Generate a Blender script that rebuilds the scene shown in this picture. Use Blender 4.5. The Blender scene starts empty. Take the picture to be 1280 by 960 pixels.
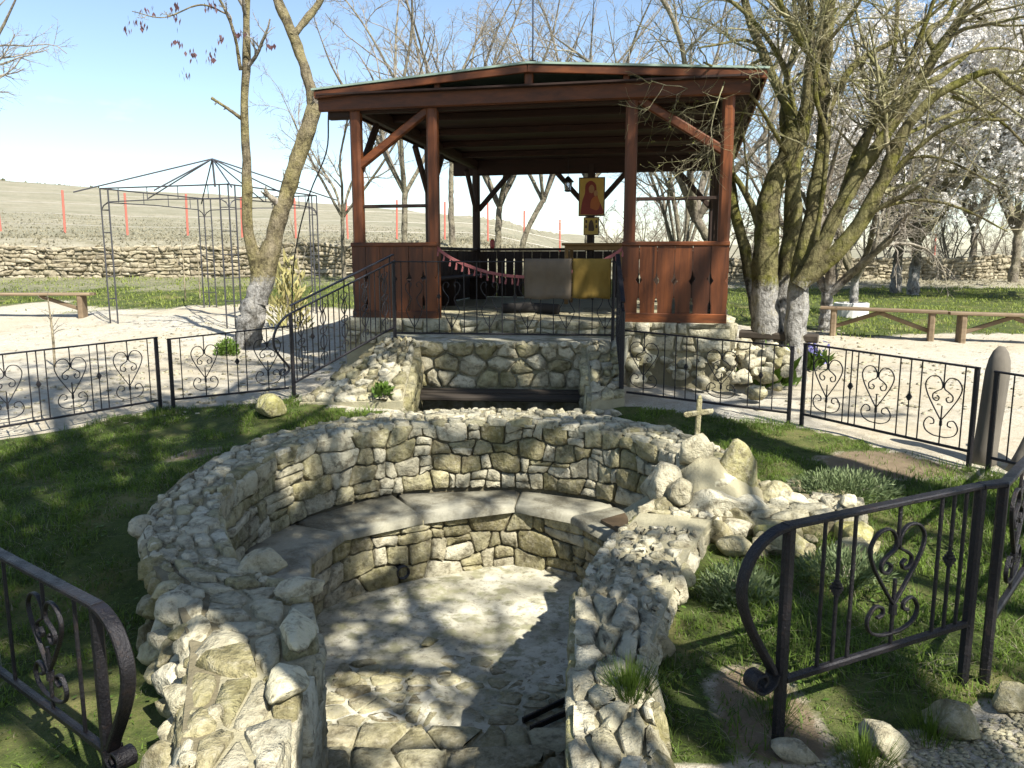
import bpy, bmesh, math, random
import numpy as np
from mathutils import Vector, Matrix, noise as mnoise
R = math.radians
random.seed(7); RG = np.random.default_rng(7)
scene = bpy.context.scene
COL = scene.collection

# ------------------------------------------------------------------ camera, sky, sun, exposure
EYE = 1.60; TILT = R(9.09); FPX = 1000.0          # photograph measured at 1280 x 960
cam_d = bpy.data.cameras.new('camera'); cam = bpy.data.objects.new('camera', cam_d); COL.objects.link(cam)
cam.location = (0, 0, EYE); cam.rotation_euler = (R(90) - TILT, 0, 0)
cam_d.sensor_fit = 'HORIZONTAL'; cam_d.sensor_width = 36.0; cam_d.lens = 36.0 * FPX / 1280.0
cam_d.clip_start = 0.05; cam_d.clip_end = 3000
scene.camera = cam
SUN_EL = R(48); SUN_AZ = math.atan2(0.60, -0.80)     # measured clockwise from +Y
sun_dir = Vector((math.sin(SUN_AZ) * math.cos(SUN_EL), math.cos(SUN_AZ) * math.cos(SUN_EL), math.sin(SUN_EL)))
world = bpy.data.worlds.new('World'); scene.world = world; world.use_nodes = True
wn = world.node_tree.nodes; wl = world.node_tree.links
bg = wn['Background']; bg.inputs['Strength'].default_value = 0.088
sky = wn.new('ShaderNodeTexSky'); sky.sky_type = 'NISHITA'; sky.sun_disc = False
sky.sun_elevation = SUN_EL; sky.sun_rotation = SUN_AZ; sky.air_density = 1.0; sky.dust_density = 0.6; sky.ozone_density = 1.0; sky.altitude = 100
wc = wn.new('ShaderNodeTexCoord'); wmp = wn.new('ShaderNodeMapping'); wmp.inputs['Scale'].default_value = (1.6, 1.6, 5.0); wmp.inputs['Location'].default_value = (.35, .1, .2)
wno = wn.new('ShaderNodeTexNoise'); wno.inputs['Scale'].default_value = 2.2; wno.inputs['Detail'].default_value = 7; wno.inputs['Roughness'].default_value = .6
wra = wn.new('ShaderNodeValToRGB'); wra.color_ramp.elements[0].position = .64; wra.color_ramp.elements[1].position = .90; wra.color_ramp.elements[1].color = (.55, .55, .55, 1)
wmx = wn.new('ShaderNodeMix'); wmx.data_type = 'RGBA'; wmx.inputs[7].default_value = (7.5, 7.8, 8.2, 1)      # thin fair-weather cloud all round the sky
wl.new(wc.outputs['Generated'], wmp.inputs['Vector']); wl.new(wmp.outputs[0], wno.inputs['Vector']); wl.new(wno.outputs['Fac'], wra.inputs['Fac']); wl.new(wra.outputs[0], wmx.inputs[0]); wl.new(sky.outputs[0], wmx.inputs[6])
wl.new(wmx.outputs[2], bg.inputs['Color'])
sun_l = bpy.data.lights.new('sun', 'SUN'); sun_l.energy = 5.0; sun_l.angle = R(0.53); sun_l.color = (1.0, 0.955, 0.875)
sun = bpy.data.objects.new('sun', sun_l); COL.objects.link(sun)
sun.rotation_euler = (-sun_dir).to_track_quat('-Z', 'Y').to_euler(); sun.location = (6, -8, 14)
scene.view_settings.view_transform = 'Standard'; scene.view_settings.look = 'None'
scene.view_settings.exposure = 1.28; scene.view_settings.gamma = 1.0
scene.render.engine = 'CYCLES'
scene.cycles.max_bounces = 6; scene.cycles.diffuse_bounces = 3; scene.cycles.transparent_max_bounces = 8

# ------------------------------------------------------------------ pixel helpers (photo pixels -> directions)
sT, cT = math.sin(TILT), math.cos(TILT)
def PXY(px, py, Y):
    x = (px - 640) / FPX; yd = (py - 480) / FPX
    f = cT - yd * sT; z = -sT - yd * cT
    t = Y / f
    return np.array((x * t, Y, EYE + z * t))
def PXZ(px, py, Z):
    x = (px - 640) / FPX; yd = (py - 480) / FPX
    f = cT - yd * sT; z = -sT - yd * cT
    t = (Z - EYE) / z
    return np.array((x * t, f * t, Z))
def sstep(a, b, x):
    t = np.clip((np.asarray(x, float) - a) / (b - a), 0, 1); return t * t * (3 - 2 * t)

# ------------------------------------------------------------------ materials
MATS = {}
class NT:
    def __init__(s, name):
        s.m = bpy.data.materials.new(name); s.m.use_nodes = True
        s.n = s.m.node_tree.nodes; s.l = s.m.node_tree.links
        s.b = s.n['Principled BSDF']; MATS[name] = s.m
        s.pos = s.n.new('ShaderNodeNewGeometry').outputs['Position']
    def link(s, a, b): s.l.new(a, b)
    def noise(s, scale, detail=4, rough=0.6, vec=None, dist=0.0):
        n = s.n.new('ShaderNodeTexNoise'); n.inputs['Scale'].default_value = scale; n.inputs['Detail'].default_value = detail
        n.inputs['Roughness'].default_value = rough; n.inputs['Distortion'].default_value = dist
        s.link(vec or s.pos, n.inputs['Vector']); return n.outputs['Fac']
    def voro(s, scale, vec=None, feature='F1', out='Distance'):
        n = s.n.new('ShaderNodeTexVoronoi'); n.inputs['Scale'].default_value = scale; n.feature = feature
        s.link(vec or s.pos, n.inputs['Vector']); return n.outputs[out]
    def ramp(s, fac, stops):
        n = s.n.new('ShaderNodeValToRGB'); e = n.color_ramp.elements
        while len(e) < len(stops): e.new(0.5)
        for i, (p, c) in enumerate(stops):
            e[i].position = p; c = c if isinstance(c, (tuple, list)) else (c, c, c); e[i].color = (*c[:3], 1)
        s.link(fac, n.inputs['Fac']); return n.outputs['Color']
    def mix(s, fac, a, b, mode='MIX'):
        n = s.n.new('ShaderNodeMix'); n.data_type = 'RGBA'; n.blend_type = mode; n.clamp_factor = True
        for sock, v in ((n.inputs[0], fac), (n.inputs[6], a), (n.inputs[7], b)):
            if hasattr(v, 'is_linked') or hasattr(v, 'links'): s.link(v, sock)
            elif isinstance(v, (tuple, list)): sock.default_value = (*v[:3], 1)
            else: sock.default_value = v
        return n.outputs[2]
    def math(s, op, a, b=None, c=None):
        n = s.n.new('ShaderNodeMath'); n.operation = op
        for sock, v in zip(n.inputs, (a, b, c)):
            if v is None: continue
            if hasattr(v, 'links'): s.link(v, sock)
            else: sock.default_value = v
        return n.outputs[0]
    def rand(s): return s.n.new('ShaderNodeObjectInfo').outputs['Random']
    def attr(s, name, out='Color'):
        n = s.n.new('ShaderNodeAttribute'); n.attribute_name = name; return n.outputs[out]
    def sep(s, v):
        n = s.n.new('ShaderNodeSeparateXYZ'); s.link(v, n.inputs[0]); return n.outputs
    def scalevec(s, v, sc):
        n = s.n.new('ShaderNodeMapping'); n.inputs['Scale'].default_value = sc; s.link(v, n.inputs['Vector']); return n.outputs[0]
    def objco(s): return s.n.new('ShaderNodeTexCoord').outputs['Object']
    def bump(s, h, strength=0.5, dist=0.02):
        n = s.n.new('ShaderNodeBump'); n.inputs['Strength'].default_value = strength; n.inputs['Distance'].default_value = dist
        s.link(h, n.inputs['Height']); s.link(n.outputs[0], s.b.inputs['Normal'])
    def fin(s, col=None, rough=0.8, metal=0.0, spec=0.5):
        if col is not None:
            if hasattr(col, 'links'): s.link(col, s.b.inputs['Base Color'])
            else: s.b.inputs['Base Color'].default_value = (*col, 1)
        if hasattr(rough, 'links'): s.link(rough, s.b.inputs['Roughness'])
        else: s.b.inputs['Roughness'].default_value = rough
        s.b.inputs['Metallic'].default_value = metal; s.b.inputs['Specular IOR Level'].default_value = spec
        return s.m

def stone_mat(name, tints, dark=0.5, moss=0.0, bump=0.9, fine=1.0):
    t = NT(name)
    k = len(tints)
    c = t.ramp(t.rand(), [(i / (k - 1), tints[i]) for i in range(k)])
    n1 = t.noise(5.5 * fine, 6, 0.65); n2 = t.noise(28 * fine, 5, 0.7); n3 = t.noise(2.3, 3, 0.5)
    c = t.mix(t.ramp(n1, [(0.34, 1), (0.56, 0)]), c, t.mix(dark, c, (0.085, 0.07, 0.042)))
    n4 = t.noise(13 * fine, 5, .7); c = t.mix(t.ramp(n4, [(.36, .7), (.50, 0)]), c, (0.10, 0.083, 0.05)); c = t.mix(t.ramp(n4, [(.55, 0), (.70, .5)]), c, (0.50, 0.45, 0.33))
    c = t.mix(t.ramp(n2, [(0.50, 0), (0.72, 0.55)]), c, (0.50, 0.46, 0.35))
    c = t.mix(t.ramp(n2, [(0.25, 0.75), (0.42, 0)]), c, (0.09, 0.078, 0.055))
    if moss > 0:
        c = t.mix(t.math('MULTIPLY', t.ramp(n3, [(0.50, 0), (0.66, 1)]), moss), c, (0.15, 0.14, 0.035))
    h = t.math('ADD', t.math('ADD', n1, t.math('MULTIPLY', n4, .7)), t.math('MULTIPLY', n2, 0.45))
    t.bump(h, 1.0, 0.042 * bump)
    return t.fin(c, 0.95, 0, 0.12)
stone_mat('limestone', [(0.198, 0.175, 0.092), (0.374, 0.340, 0.200), (0.260, 0.230, 0.120), (0.478, 0.435, 0.268), (0.312, 0.285, 0.160), (0.229, 0.205, 0.120), (0.416, 0.370, 0.208)], 0.55, 0.35)
stone_mat('limestone_pale', [(0.370, 0.340, 0.231), (0.494, 0.460, 0.334), (0.309, 0.280, 0.185), (0.576, 0.540, 0.407), (0.412, 0.375, 0.253), (0.453, 0.420, 0.307)], 0.4, 0.15)
stone_mat('limestone_mossy', [(0.281, 0.260, 0.112), (0.343, 0.320, 0.160), (0.312, 0.295, 0.096), (0.395, 0.360, 0.200)], 0.55, 0.7)
stone_mat('field_stone', [(0.25, 0.215, 0.145), (0.33, 0.29, 0.205), (0.22, 0.185, 0.125), (0.37, 0.33, 0.24)], 0.45, 0.1, 0.7, 0.6)
stone_mat('flagstone', [(0.333, 0.305, 0.192), (0.437, 0.400, 0.264), (0.208, 0.180, 0.108), (0.395, 0.360, 0.224), (0.291, 0.265, 0.160)], 0.5, 0.2, 0.5)
stone_mat('quartz_white', [(0.478, 0.445, 0.304), (0.562, 0.520, 0.360)], 0.2, 0.0, 0.5)
t = NT('mortar'); n = t.noise(9, 6, 0.7); n2 = t.noise(60, 4, 0.7)
c = t.mix(n, (0.19, 0.17, 0.105), (0.40, 0.37, 0.25)); t.bump(t.math('ADD', n, t.math('MULTIPLY', n2, .5)), 0.9, 0.02); t.fin(c, 0.95, 0, 0.15)
t = NT('joint_dark'); n = t.noise(12, 6, 0.7)
c = t.mix(n, (0.08, 0.07, 0.042), (0.24, 0.21, 0.135)); t.bump(n, 0.9, 0.03); t.fin(c, 0.95, 0, 0.1)
t = NT('render_grey'); n = t.noise(3.0, 8, 0.65); n2 = t.noise(40, 4, 0.7); v = t.noise(8, 4, 0.6)
c = t.mix(t.ramp(n, [(0.35, 0), (0.65, 1)]), (0.25, 0.235, 0.165), (0.52, 0.495, 0.39)); c = t.mix(t.ramp(v, [(0.50, 0), (0.62, .75)]), c, (0.19, 0.185, 0.10)); c = t.mix(t.ramp(t.noise(17, 6, .75), [(.34, .8), (.47, 0)]), c, (0.12, 0.105, 0.075))
c = t.mix(t.ramp(n2, [(.6, 0), (.75, .6)]), c, (0.13, 0.115, 0.08))
t.bump(t.math('ADD', n, t.math('MULTIPLY', n2, .25)), 0.7, 0.03); t.fin(c, 0.9, 0, 0.2)
t = NT('bench_slab'); n = t.noise(4, 7, 0.65); n2 = t.noise(50, 4, 0.7)
c = t.mix(t.rand(), (0.21, 0.20, 0.145), (0.29, 0.275, 0.21)); c = t.mix(t.ramp(n, [(.38, .8), (.56, 0)]), c, (0.09, 0.08, 0.052)); c = t.mix(t.ramp(n2, [(.52, 0), (.7, .4)]), c, (.36, .35, .28)); t.bump(t.math('ADD', n, t.math('MULTIPLY', n2, .3)), 0.5, 0.02); t.fin(c, 0.85, 0, 0.25)
t = NT('wet_slab'); n = t.noise(9, 5); t.bump(n, .3, .01); t.fin(t.mix(n, (0.05, 0.035, 0.02), (0.12, 0.085, 0.05)), 0.55, 0, 0.4)

# ground: mask attribute R grass, G bare soil, B dry field, rest pale gravel
t = NT('ground'); m = t.sep(t.attr('mask')); 
n1 = t.noise(1.6, 6, 0.65); n2 = t.noise(14, 5, 0.7); n3 = t.noise(90, 3, 0.7); n4 = t.noise(0.35, 5, 0.6)
grav = t.mix(t.ramp(n2, [(.3, 0), (.7, 1)]), (0.34, 0.315, 0.25), (0.53, 0.505, 0.43)); grav = t.mix(t.ramp(n3, [(.38, .7), (.55, 0)]), grav, (0.20, 0.175, 0.125))
grav = t.mix(t.ramp(n4, [(.42, 0), (.60, .65)]), grav, (0.34, 0.29, 0.20)); n7 = t.noise(4, 6, .7); grav = t.mix(t.ramp(n7, [(.34, .6), (.46, 0)]), grav, (0.25, 0.21, 0.14))
grass = t.mix(t.ramp(n2, [(.3, 0), (.7, 1)]), (0.030, 0.042, 0.012), (0.075, 0.095, 0.025)); grass = t.mix(t.ramp(n1, [(.5, 0), (.68, .7)]), grass, (0.17, 0.15, 0.06))
soil = t.mix(n2, (0.10, 0.075, 0.045), (0.22, 0.17, 0.11))
dry = t.mix(t.ramp(n1, [(.3, 0), (.7, 1)]), (0.19, 0.17, 0.12), (0.31, 0.285, 0.21)); n5 = t.noise(0.06, 8, 0.75); dry = t.mix(t.ramp(n5, [(.42, 0), (.60, .75)]), dry, (0.17, 0.165, 0.11)); n6 = t.noise(0.5, 6, .75); dry = t.mix(t.ramp(n6, [(.5, 0), (.62, .6)]), dry, (0.13, 0.12, 0.07))
def edge(ch, w=0.55):
    return t.ramp(t.math('ADD', ch, t.math('MULTIPLY', t.math('SUBTRACT', n2, 0.5), w)), [(0.40, 0), (0.60, 1)])
c = t.mix(edge(m[2]), grav, dry); c = t.mix(edge(m[1]), c, soil); c = t.mix(edge(m[0]), c, grass)
t.bump(t.math('ADD', n2, t.math('MULTIPLY', n3, .6)), 0.8, 0.02); t.fin(c, 0.95, 0, 0.15)

def wood_mat(name, dark, light, rough=0.5, axis=2, sc=1.0, wear=None):
    t = NT(name); sv = [14 * sc] * 3; sv[axis] = 1.1 * sc
    v = t.scalevec(t.objco(), sv); g = t.noise(1.0, 6, 0.65, v, 0.4); r = t.rand(); n = t.noise(1.3, 4)
    c = t.mix(t.ramp(g, [(.30, 0), (.70, 1)]), dark, light); c = t.mix(t.math('MULTIPLY', r, .7), c, dark)
    sv2 = [5 * sc] * 3; sv2[axis] = .5 * sc; n = t.noise(1.0, 5, .7, t.scalevec(t.pos, sv2)); c = t.mix(t.ramp(n, [(.50, 0), (.72, .65)]), c, wear or dark)
    t.bump(g, 0.35, 0.006); return t.fin(c, rough, 0, 0.35)
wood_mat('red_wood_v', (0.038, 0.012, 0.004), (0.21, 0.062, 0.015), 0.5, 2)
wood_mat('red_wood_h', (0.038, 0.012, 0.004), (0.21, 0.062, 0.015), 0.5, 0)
wood_mat('shaded_wood', (0.014, 0.006, 0.003), (0.05, 0.016, 0.007), 0.7, 0)  # darker copy of the red wood: shade under the roof is in the colour
wood_mat('dark_boards', (0.022, 0.012, 0.008), (0.055, 0.03, 0.018), 0.7, 2)  # wood darkened in its colour for the shade inside the gazebo
wood_mat('old_plank', (0.022, 0.017, 0.012), (0.065, 0.05, 0.034), 0.8, 0)
wood_mat('bench_wood', (0.12, 0.085, 0.05), (0.27, 0.20, 0.125), 0.75, 0)
wood_mat('table_wood', (0.20, 0.105, 0.03), (0.38, 0.215, 0.07), 0.55, 0)
wood_mat('stake_wood', (0.08, 0.07, 0.055), (0.25, 0.225, 0.18), 0.9, 2, 0.7)
t = NT('roof_sheet'); n = t.noise(3, 5); t.bump(n, .2, .01); t.fin(t.mix(n, (0.16, 0.24, 0.19), (0.30, 0.38, 0.31)), 0.6)
t = NT('iron'); n = t.noise(14, 5, .7); n2 = t.noise(75, 5, .7)
c = t.mix(t.ramp(n, [(.57, 0), (.74, .55)]), (0.010, 0.009, 0.011), (0.045, 0.024, 0.014)); c = t.mix(t.ramp(n2, [(.58, 0), (.70, .4)]), c, (0.08, 0.05, 0.03)); t.bump(n2, 0.8, 0.008); t.fin(c, t.ramp(n, [(.3, .28), (.7, .6)]), 0.35, 0.5)
t = NT('iron_thin'); n = t.noise(10, 4, .7)
t.fin(t.mix(t.ramp(n, [(.5, 0), (.7, .8)]), (0.014, 0.013, 0.013), (0.05, 0.028, 0.018)), 0.5, 0.2, 0.4)
t = NT('grey_iron'); t.fin((0.06, 0.06, 0.065), 0.55, 0.3)
t = NT('red_paint'); t.fin(t.mix(t.noise(6), (0.38, 0.09, 0.06), (0.46, 0.14, 0.10)), 0.6)
t = NT('wire'); t.fin((0.30, 0.28, 0.26), 0.5, 0.4)

def bark_mat(name, a, b, lichen, lich_amt, moss=None, white_top=None):
    t = NT(name); v = t.scalevec(t.pos, (9, 9, 2.2)); g = t.noise(2.2, 6, .7, v, .6); n = t.noise(1.7, 5); n2 = t.noise(24, 4, .7)
    c = t.mix(t.ramp(g, [(.3, 0), (.7, 1)]), a, b)
    c = t.mix(t.math('MULTIPLY', t.ramp(n, [(.40, 0), (.60, 1)]), lich_amt), c, lichen)
    if moss: c = t.mix(t.math('MULTIPLY', t.ramp(t.noise(3.1, 5), [(.48, 0), (.62, 1)]), .75), c, moss)
    if white_top is not None:       # lime wash painted on the lower trunk: local height over the tree's base
        z = t.sep(t.objco())[2]
        e = t.math('ADD', z, t.math('MULTIPLY', t.math('SUBTRACT', t.math('ADD', t.math('MULTIPLY', n2, .5), t.math('MULTIPLY', g, .5)), .5), .75))
        f = t.ramp(t.math('DIVIDE', e, white_top * 2), [(.47, 1), (.53, 0)])
        c = t.mix(f, c, t.mix(t.ramp(g, [(.34, 0), (.5, 1)]), (0.13, 0.12, 0.10), (0.31, 0.30, 0.275)))
    pt = t.noise(7, 5, .7); c = t.mix(t.ramp(pt, [(.36, .75), (.50, 0)]), c, tuple(v * .35 for v in a)); c = t.mix(t.ramp(pt, [(.56, 0), (.70, .5)]), c, tuple(min(.5, v * 1.5) for v in b))
    t.bump(t.math('ADD', t.math('ADD', g, pt), t.math('MULTIPLY', n2, .4)), 1.0, 0.05); return t.fin(c, 0.95, 0, 0.1)
bark_mat('bark_acacia', (0.10, 0.082, 0.052), (0.24, 0.205, 0.135), (0.24, 0.21, 0.085), 0.7, None, 1.05)
bark_mat('bark_plum', (0.06, 0.05, 0.028), (0.19, 0.165, 0.085), (0.20, 0.19, 0.08), 0.65, (0.14, 0.14, 0.025), 1.15)
bark_mat('bark_far', (0.10, 0.085, 0.065), (0.24, 0.21, 0.165), (0.26, 0.24, 0.15), 0.5)
bark_mat('bark_far_white', (0.09, 0.075, 0.055), (0.22, 0.19, 0.145), (0.20, 0.19, 0.10), 0.5, None, 0.85)
bark_mat('twig_grey', (0.22, 0.19, 0.155), (0.38, 0.34, 0.285), (0.27, 0.25, 0.17), 0.5)
bark_mat('twig_moss', (0.20, 0.17, 0.11), (0.34, 0.31, 0.21), (0.33, 0.32, 0.17), 0.6, (0.22, 0.22, 0.08))
bark_mat('bark_pale_young', (0.24, 0.19, 0.12), (0.40, 0.34, 0.23), (0.33, 0.30, 0.2), 0.4)
def leaf_mat(name, a, b, trans=0.25, rough=0.6):
    t = NT(name); n = t.noise(3, 4); n2 = t.noise(40, 2); c = t.mix(t.ramp(t.math('ADD', t.math('MULTIPLY', n, .6), t.math('MULTIPLY', n2, .4)), [(.35, 0), (.65, 1)]), a, b)
    t.fin(c, rough, 0, 0.25)
    tr = t.n.new('ShaderNodeBsdfTranslucent'); t.link(c, tr.inputs['Color']); mx = t.n.new('ShaderNodeMixShader'); mx.inputs[0].default_value = trans
    out = t.n['Material Output']; t.link(t.b.outputs[0], mx.inputs[1]); t.link(tr.outputs[0], mx.inputs[2]); t.link(mx.outputs[0], out.inputs['Surface'])
leaf_mat('grass_blade', (0.036, 0.072, 0.010), (0.17, 0.25, 0.035), .4)
leaf_mat('grass_far', (0.15, 0.20, 0.035), (0.30, 0.34, 0.08), .45)
leaf_mat('grass_dry', (0.24, 0.215, 0.14), (0.34, 0.31, 0.21), .4)
leaf_mat('blossom', (0.74, 0.71, 0.66), (0.86, 0.84, 0.81), 0.35)
leaf_mat('bud_green', (0.20, 0.22, 0.05), (0.30, 0.31, 0.09), 0.35)
leaf_mat('leaf_green', (0.05, 0.10, 0.015), (0.12, 0.19, 0.03))
leaf_mat('leaf_silver', (0.08, 0.12, 0.045), (0.19, 0.23, 0.11))
leaf_mat('reed', (0.30, 0.25, 0.10), (0.40, 0.38, 0.16))
leaf_mat('pod', (0.04, 0.02, 0.025), (0.11, 0.05, 0.05), 0.1)
leaf_mat('petal_blue', (0.16, 0.16, 0.45), (0.32, 0.30, 0.62))
leaf_mat('far_bush', (0.09, 0.09, 0.045), (0.16, 0.145, 0.075), 0.1)
def cloth(name, a, b, sc=220):
    t = NT(name); n = t.noise(7, 5); w = t.noise(sc, 2, .6); t.bump(w, .6, .004); t.fin(t.mix(n, a, b), 0.95, 0, 0.05)
cloth('rug_grey', (0.10, 0.078, 0.055), (0.155, 0.125, 0.09)); cloth('rug_mustard', (0.15, 0.098, 0.024), (0.21, 0.14, 0.038)); cloth('garland_red', (0.20, 0.06, 0.06), (0.32, 0.13, 0.12))
cloth('dark_fabric', (0.03, 0.028, 0.026), (0.06, 0.055, 0.05))
def plain(name, col, rough=0.6, metal=0.0):
    t = NT(name); n = t.noise(11, 5, .65); t.fin(t.mix(n, tuple(v * .75 for v in col), tuple(min(1, v * 1.15) for v in col)), rough, metal)
plain('plastic_black', (0.02, 0.02, 0.02), .45); plain('gold_paint', (0.50, 0.33, 0.06), .45); plain('icon_red', (0.22, 0.03, 0.02), .6); plain('icon_skin', (0.38, 0.20, 0.09), .6)
plain('icon_orange', (0.42, 0.12, 0.03), .6); plain('icon_brown', (0.07, 0.035, 0.02), .6); plain('white_wash', (0.55, 0.54, 0.50), .85); plain('candle_red', (0.35, 0.02, 0.02), .35)
t = NT('lamp_glass'); t.fin((0.75, 0.78, 0.78), 0.1); t.b.inputs['Transmission Weight'].default_value = 0.8
plain('void_shade', (0.02, 0.018, 0.014), .95)  # near-black colour stands for the shade down in the spring opening

# ------------------------------------------------------------------ mesh helpers
WLOC = {}
def obj(name, V, F, mat, parent=None, smooth=False):
    me = bpy.data.meshes.new(name)
    V = np.asarray(V, float).reshape(-1, 3)
    off = WLOC.get(parent.name, np.zeros(3)) if parent is not None else np.zeros(3)
    V = V - off
    if isinstance(F, np.ndarray):
        k = F.shape[1]; nf = len(F)
        me.vertices.add(len(V)); me.vertices.foreach_set('co', V.astype(np.float32).ravel())
        me.loops.add(nf * k); me.loops.foreach_set('vertex_index', F.astype(np.int32).ravel())
        me.polygons.add(nf); me.polygons.foreach_set('loop_start', (np.arange(nf) * k).astype(np.int32))
        me.update(calc_edges=True)
    else:
        me.from_pydata(V.tolist(), [], F)
    if mat: me.materials.append(MATS[mat])
    if smooth: me.polygons.foreach_set('use_smooth', np.ones(len(me.polygons), bool))
    o = bpy.data.objects.new(name, me); COL.objects.link(o)
    if parent is not None: o.parent = parent
    WLOC[o.name] = off
    return o
def thing(name, label, cat, loc, group=None):
    o = bpy.data.objects.new(name, None); COL.objects.link(o); o.location = tuple(map(float, loc)); o.empty_display_size = .2
    o['label'] = label; o['category'] = cat
    if group: o['group'] = group
    WLOC[o.name] = np.array(loc, float); return o
def tag(o, label, cat=None, group=None, kind=None):
    o['label'] = label
    if cat: o['category'] = cat
    if group: o['group'] = group
    if kind: o['kind'] = kind
    return o
def recenter(o, loc):
    """move a single-mesh thing's origin to loc (mesh was given in world coordinates)"""
    loc = Vector(loc); o.data.transform(Matrix.Translation(-loc)); o.location = loc; WLOC[o.name] = np.array(loc); return o
def nrm(v): v = np.asarray(v, float); return v / (np.linalg.norm(v) + 1e-12)
class MB:
    def __init__(s): s.V = []; s.F = []
    def add(s, V, F):
        o = len(s.V); s.V.extend([tuple(map(float, v)) for v in V]); s.F.extend([tuple(i + o for i in f) for f in F])
    def prof(s, P, A, B, prof, cap=True):
        """sweep 2-D profile (list of (a,b)) along P with per-point frame vectors A,B"""
        k = len(prof); V = []
        for p, a, b in zip(P, A, B):
            for q in prof: V.append(p + a * q[0] + b * q[1])
        F = []
        for i in range(len(P) - 1):
            for j in range(k):
                F.append((i * k + j, i * k + (j + 1) % k, (i + 1) * k + (j + 1) % k, (i + 1) * k + j))
        if cap: F.append(tuple(range(k - 1, -1, -1))); F.append(tuple((len(P) - 1) * k + j for j in range(k)))
        s.add(V, F)
    def tube(s, P, r, sides=6, cap=True):
        P = np.asarray(P, float); n = len(P); r = np.broadcast_to(np.asarray(r, float), (n,))
        T = np.gradient(P, axis=0); T /= np.linalg.norm(T, axis=1)[:, None] + 1e-12
        ref = np.array((0, 0, 1.)) if abs(T[0][2]) < .9 else np.array((1., 0, 0)); A = []; B = []
        a = nrm(ref - T[0] * ref.dot(T[0]))
        for i in range(n):
            a = nrm(a - T[i] * a.dot(T[i])); A.append(a * r[i]); B.append(np.cross(T[i], a) * r[i])
        s.prof(P, A, B, [(math.cos(2 * math.pi * j / sides), math.sin(2 * math.pi * j / sides)) for j in range(sides)], cap)
    def flat(s, P, nv, w, h):
        """rectangular bar with softened corners along P; w across nv, h in the other direction"""
        P = np.asarray(P, float); nv = nrm(nv); T = np.gradient(P, axis=0); A = []; B = []
        for tt in T:
            tt = nrm(tt); a = nrm(nv - tt * nv.dot(tt)); A.append(a); B.append(np.cross(tt, a))
        c = min(w, h) * .22; x, y = w / 2, h / 2
        s.prof(P, A, B, [(x - c, -y), (x, -y + c), (x, y - c), (x - c, y), (-x + c, y), (-x, y - c), (-x, -y + c), (-x + c, -y)])
    def bar(s, p0, p1, w, h, nv=(0, 0, 1)): s.flat([np.asarray(p0, float), np.asarray(p1, float)], nv, w, h)
    def build(s, name, mat, parent=None, smooth=False): return obj(name, s.V, s.F, mat, parent, smooth)
def catmull(P, m=4):
    P = np.asarray(P, float); Q = np.vstack([2 * P[0] - P[1], P, 2 * P[-1] - P[-2]]); out = []
    for i in range(1, len(Q) - 2):
        for k in range(m):
            t = k / m; a, b, c, d = Q[i - 1], Q[i], Q[i + 1], Q[i + 2]
            out.append(.5 * (2 * b + (c - a) * t + (2 * a - 5 * b + 4 * c - d) * t * t + (3 * b - a - 3 * c + d) * t ** 3))
    out.append(P[-1]); return np.array(out)

# ------------------------------------------------------------------ voronoi masonry
def clip(poly, n, d):
    out = []
    for i in range(len(poly)):
        a, b = poly[i], poly[(i + 1) % len(poly)]
        da, db = n[0] * a[0] + n[1] * a[1] - d, n[0] * b[0] + n[1] * b[1] - d
        if da <= 0: out.append(a)
        if (da < 0) != (db < 0) and da != db:
            t = da / (da - db); out.append((a[0] + (b[0] - a[0]) * t, a[1] + (b[1] - a[1]) * t))
    return out
def voronoi(S, box):
    S = np.asarray(S); res = []
    for i, p in enumerate(S):
        d2 = ((S - p) ** 2).sum(1); idx = np.argsort(d2)[1:17]
        poly = [(box[0], box[2]), (box[1], box[2]), (box[1], box[3]), (box[0], box[3])]
        for j in idx:
            q = S[j]; n = q - p; poly = clip(poly, n, (q @ q - p @ p) / 2)
            if len(poly) < 3: break
        if len(poly) >= 3: res.append((p, poly))
    return res
def seeds(box, su, sv, jit, rng, drop=0.12):
    nv = max(1, round((box[3] - box[2]) / sv)); S = []
    dv = (box[3] - box[2]) / nv
    suf = su if callable(su) else (lambda u: su)
    for r in range(nv):
        u = box[0] + rng.uniform(-.5, .3) * suf(box[0])
        while u < box[1] + suf(u) * .2:
            w = suf(u) * rng.choice((.45, .6, .8, 1.0, 1.2, 1.5, 1.9))
            if rng.random() > drop: S.append((u + w / 2, box[2] + (r + .5 + rng.uniform(-jit, jit)) * dv))
            u += w
    return [s for s in S if box[0] - .01 < s[0] < box[1] + .01]
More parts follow.
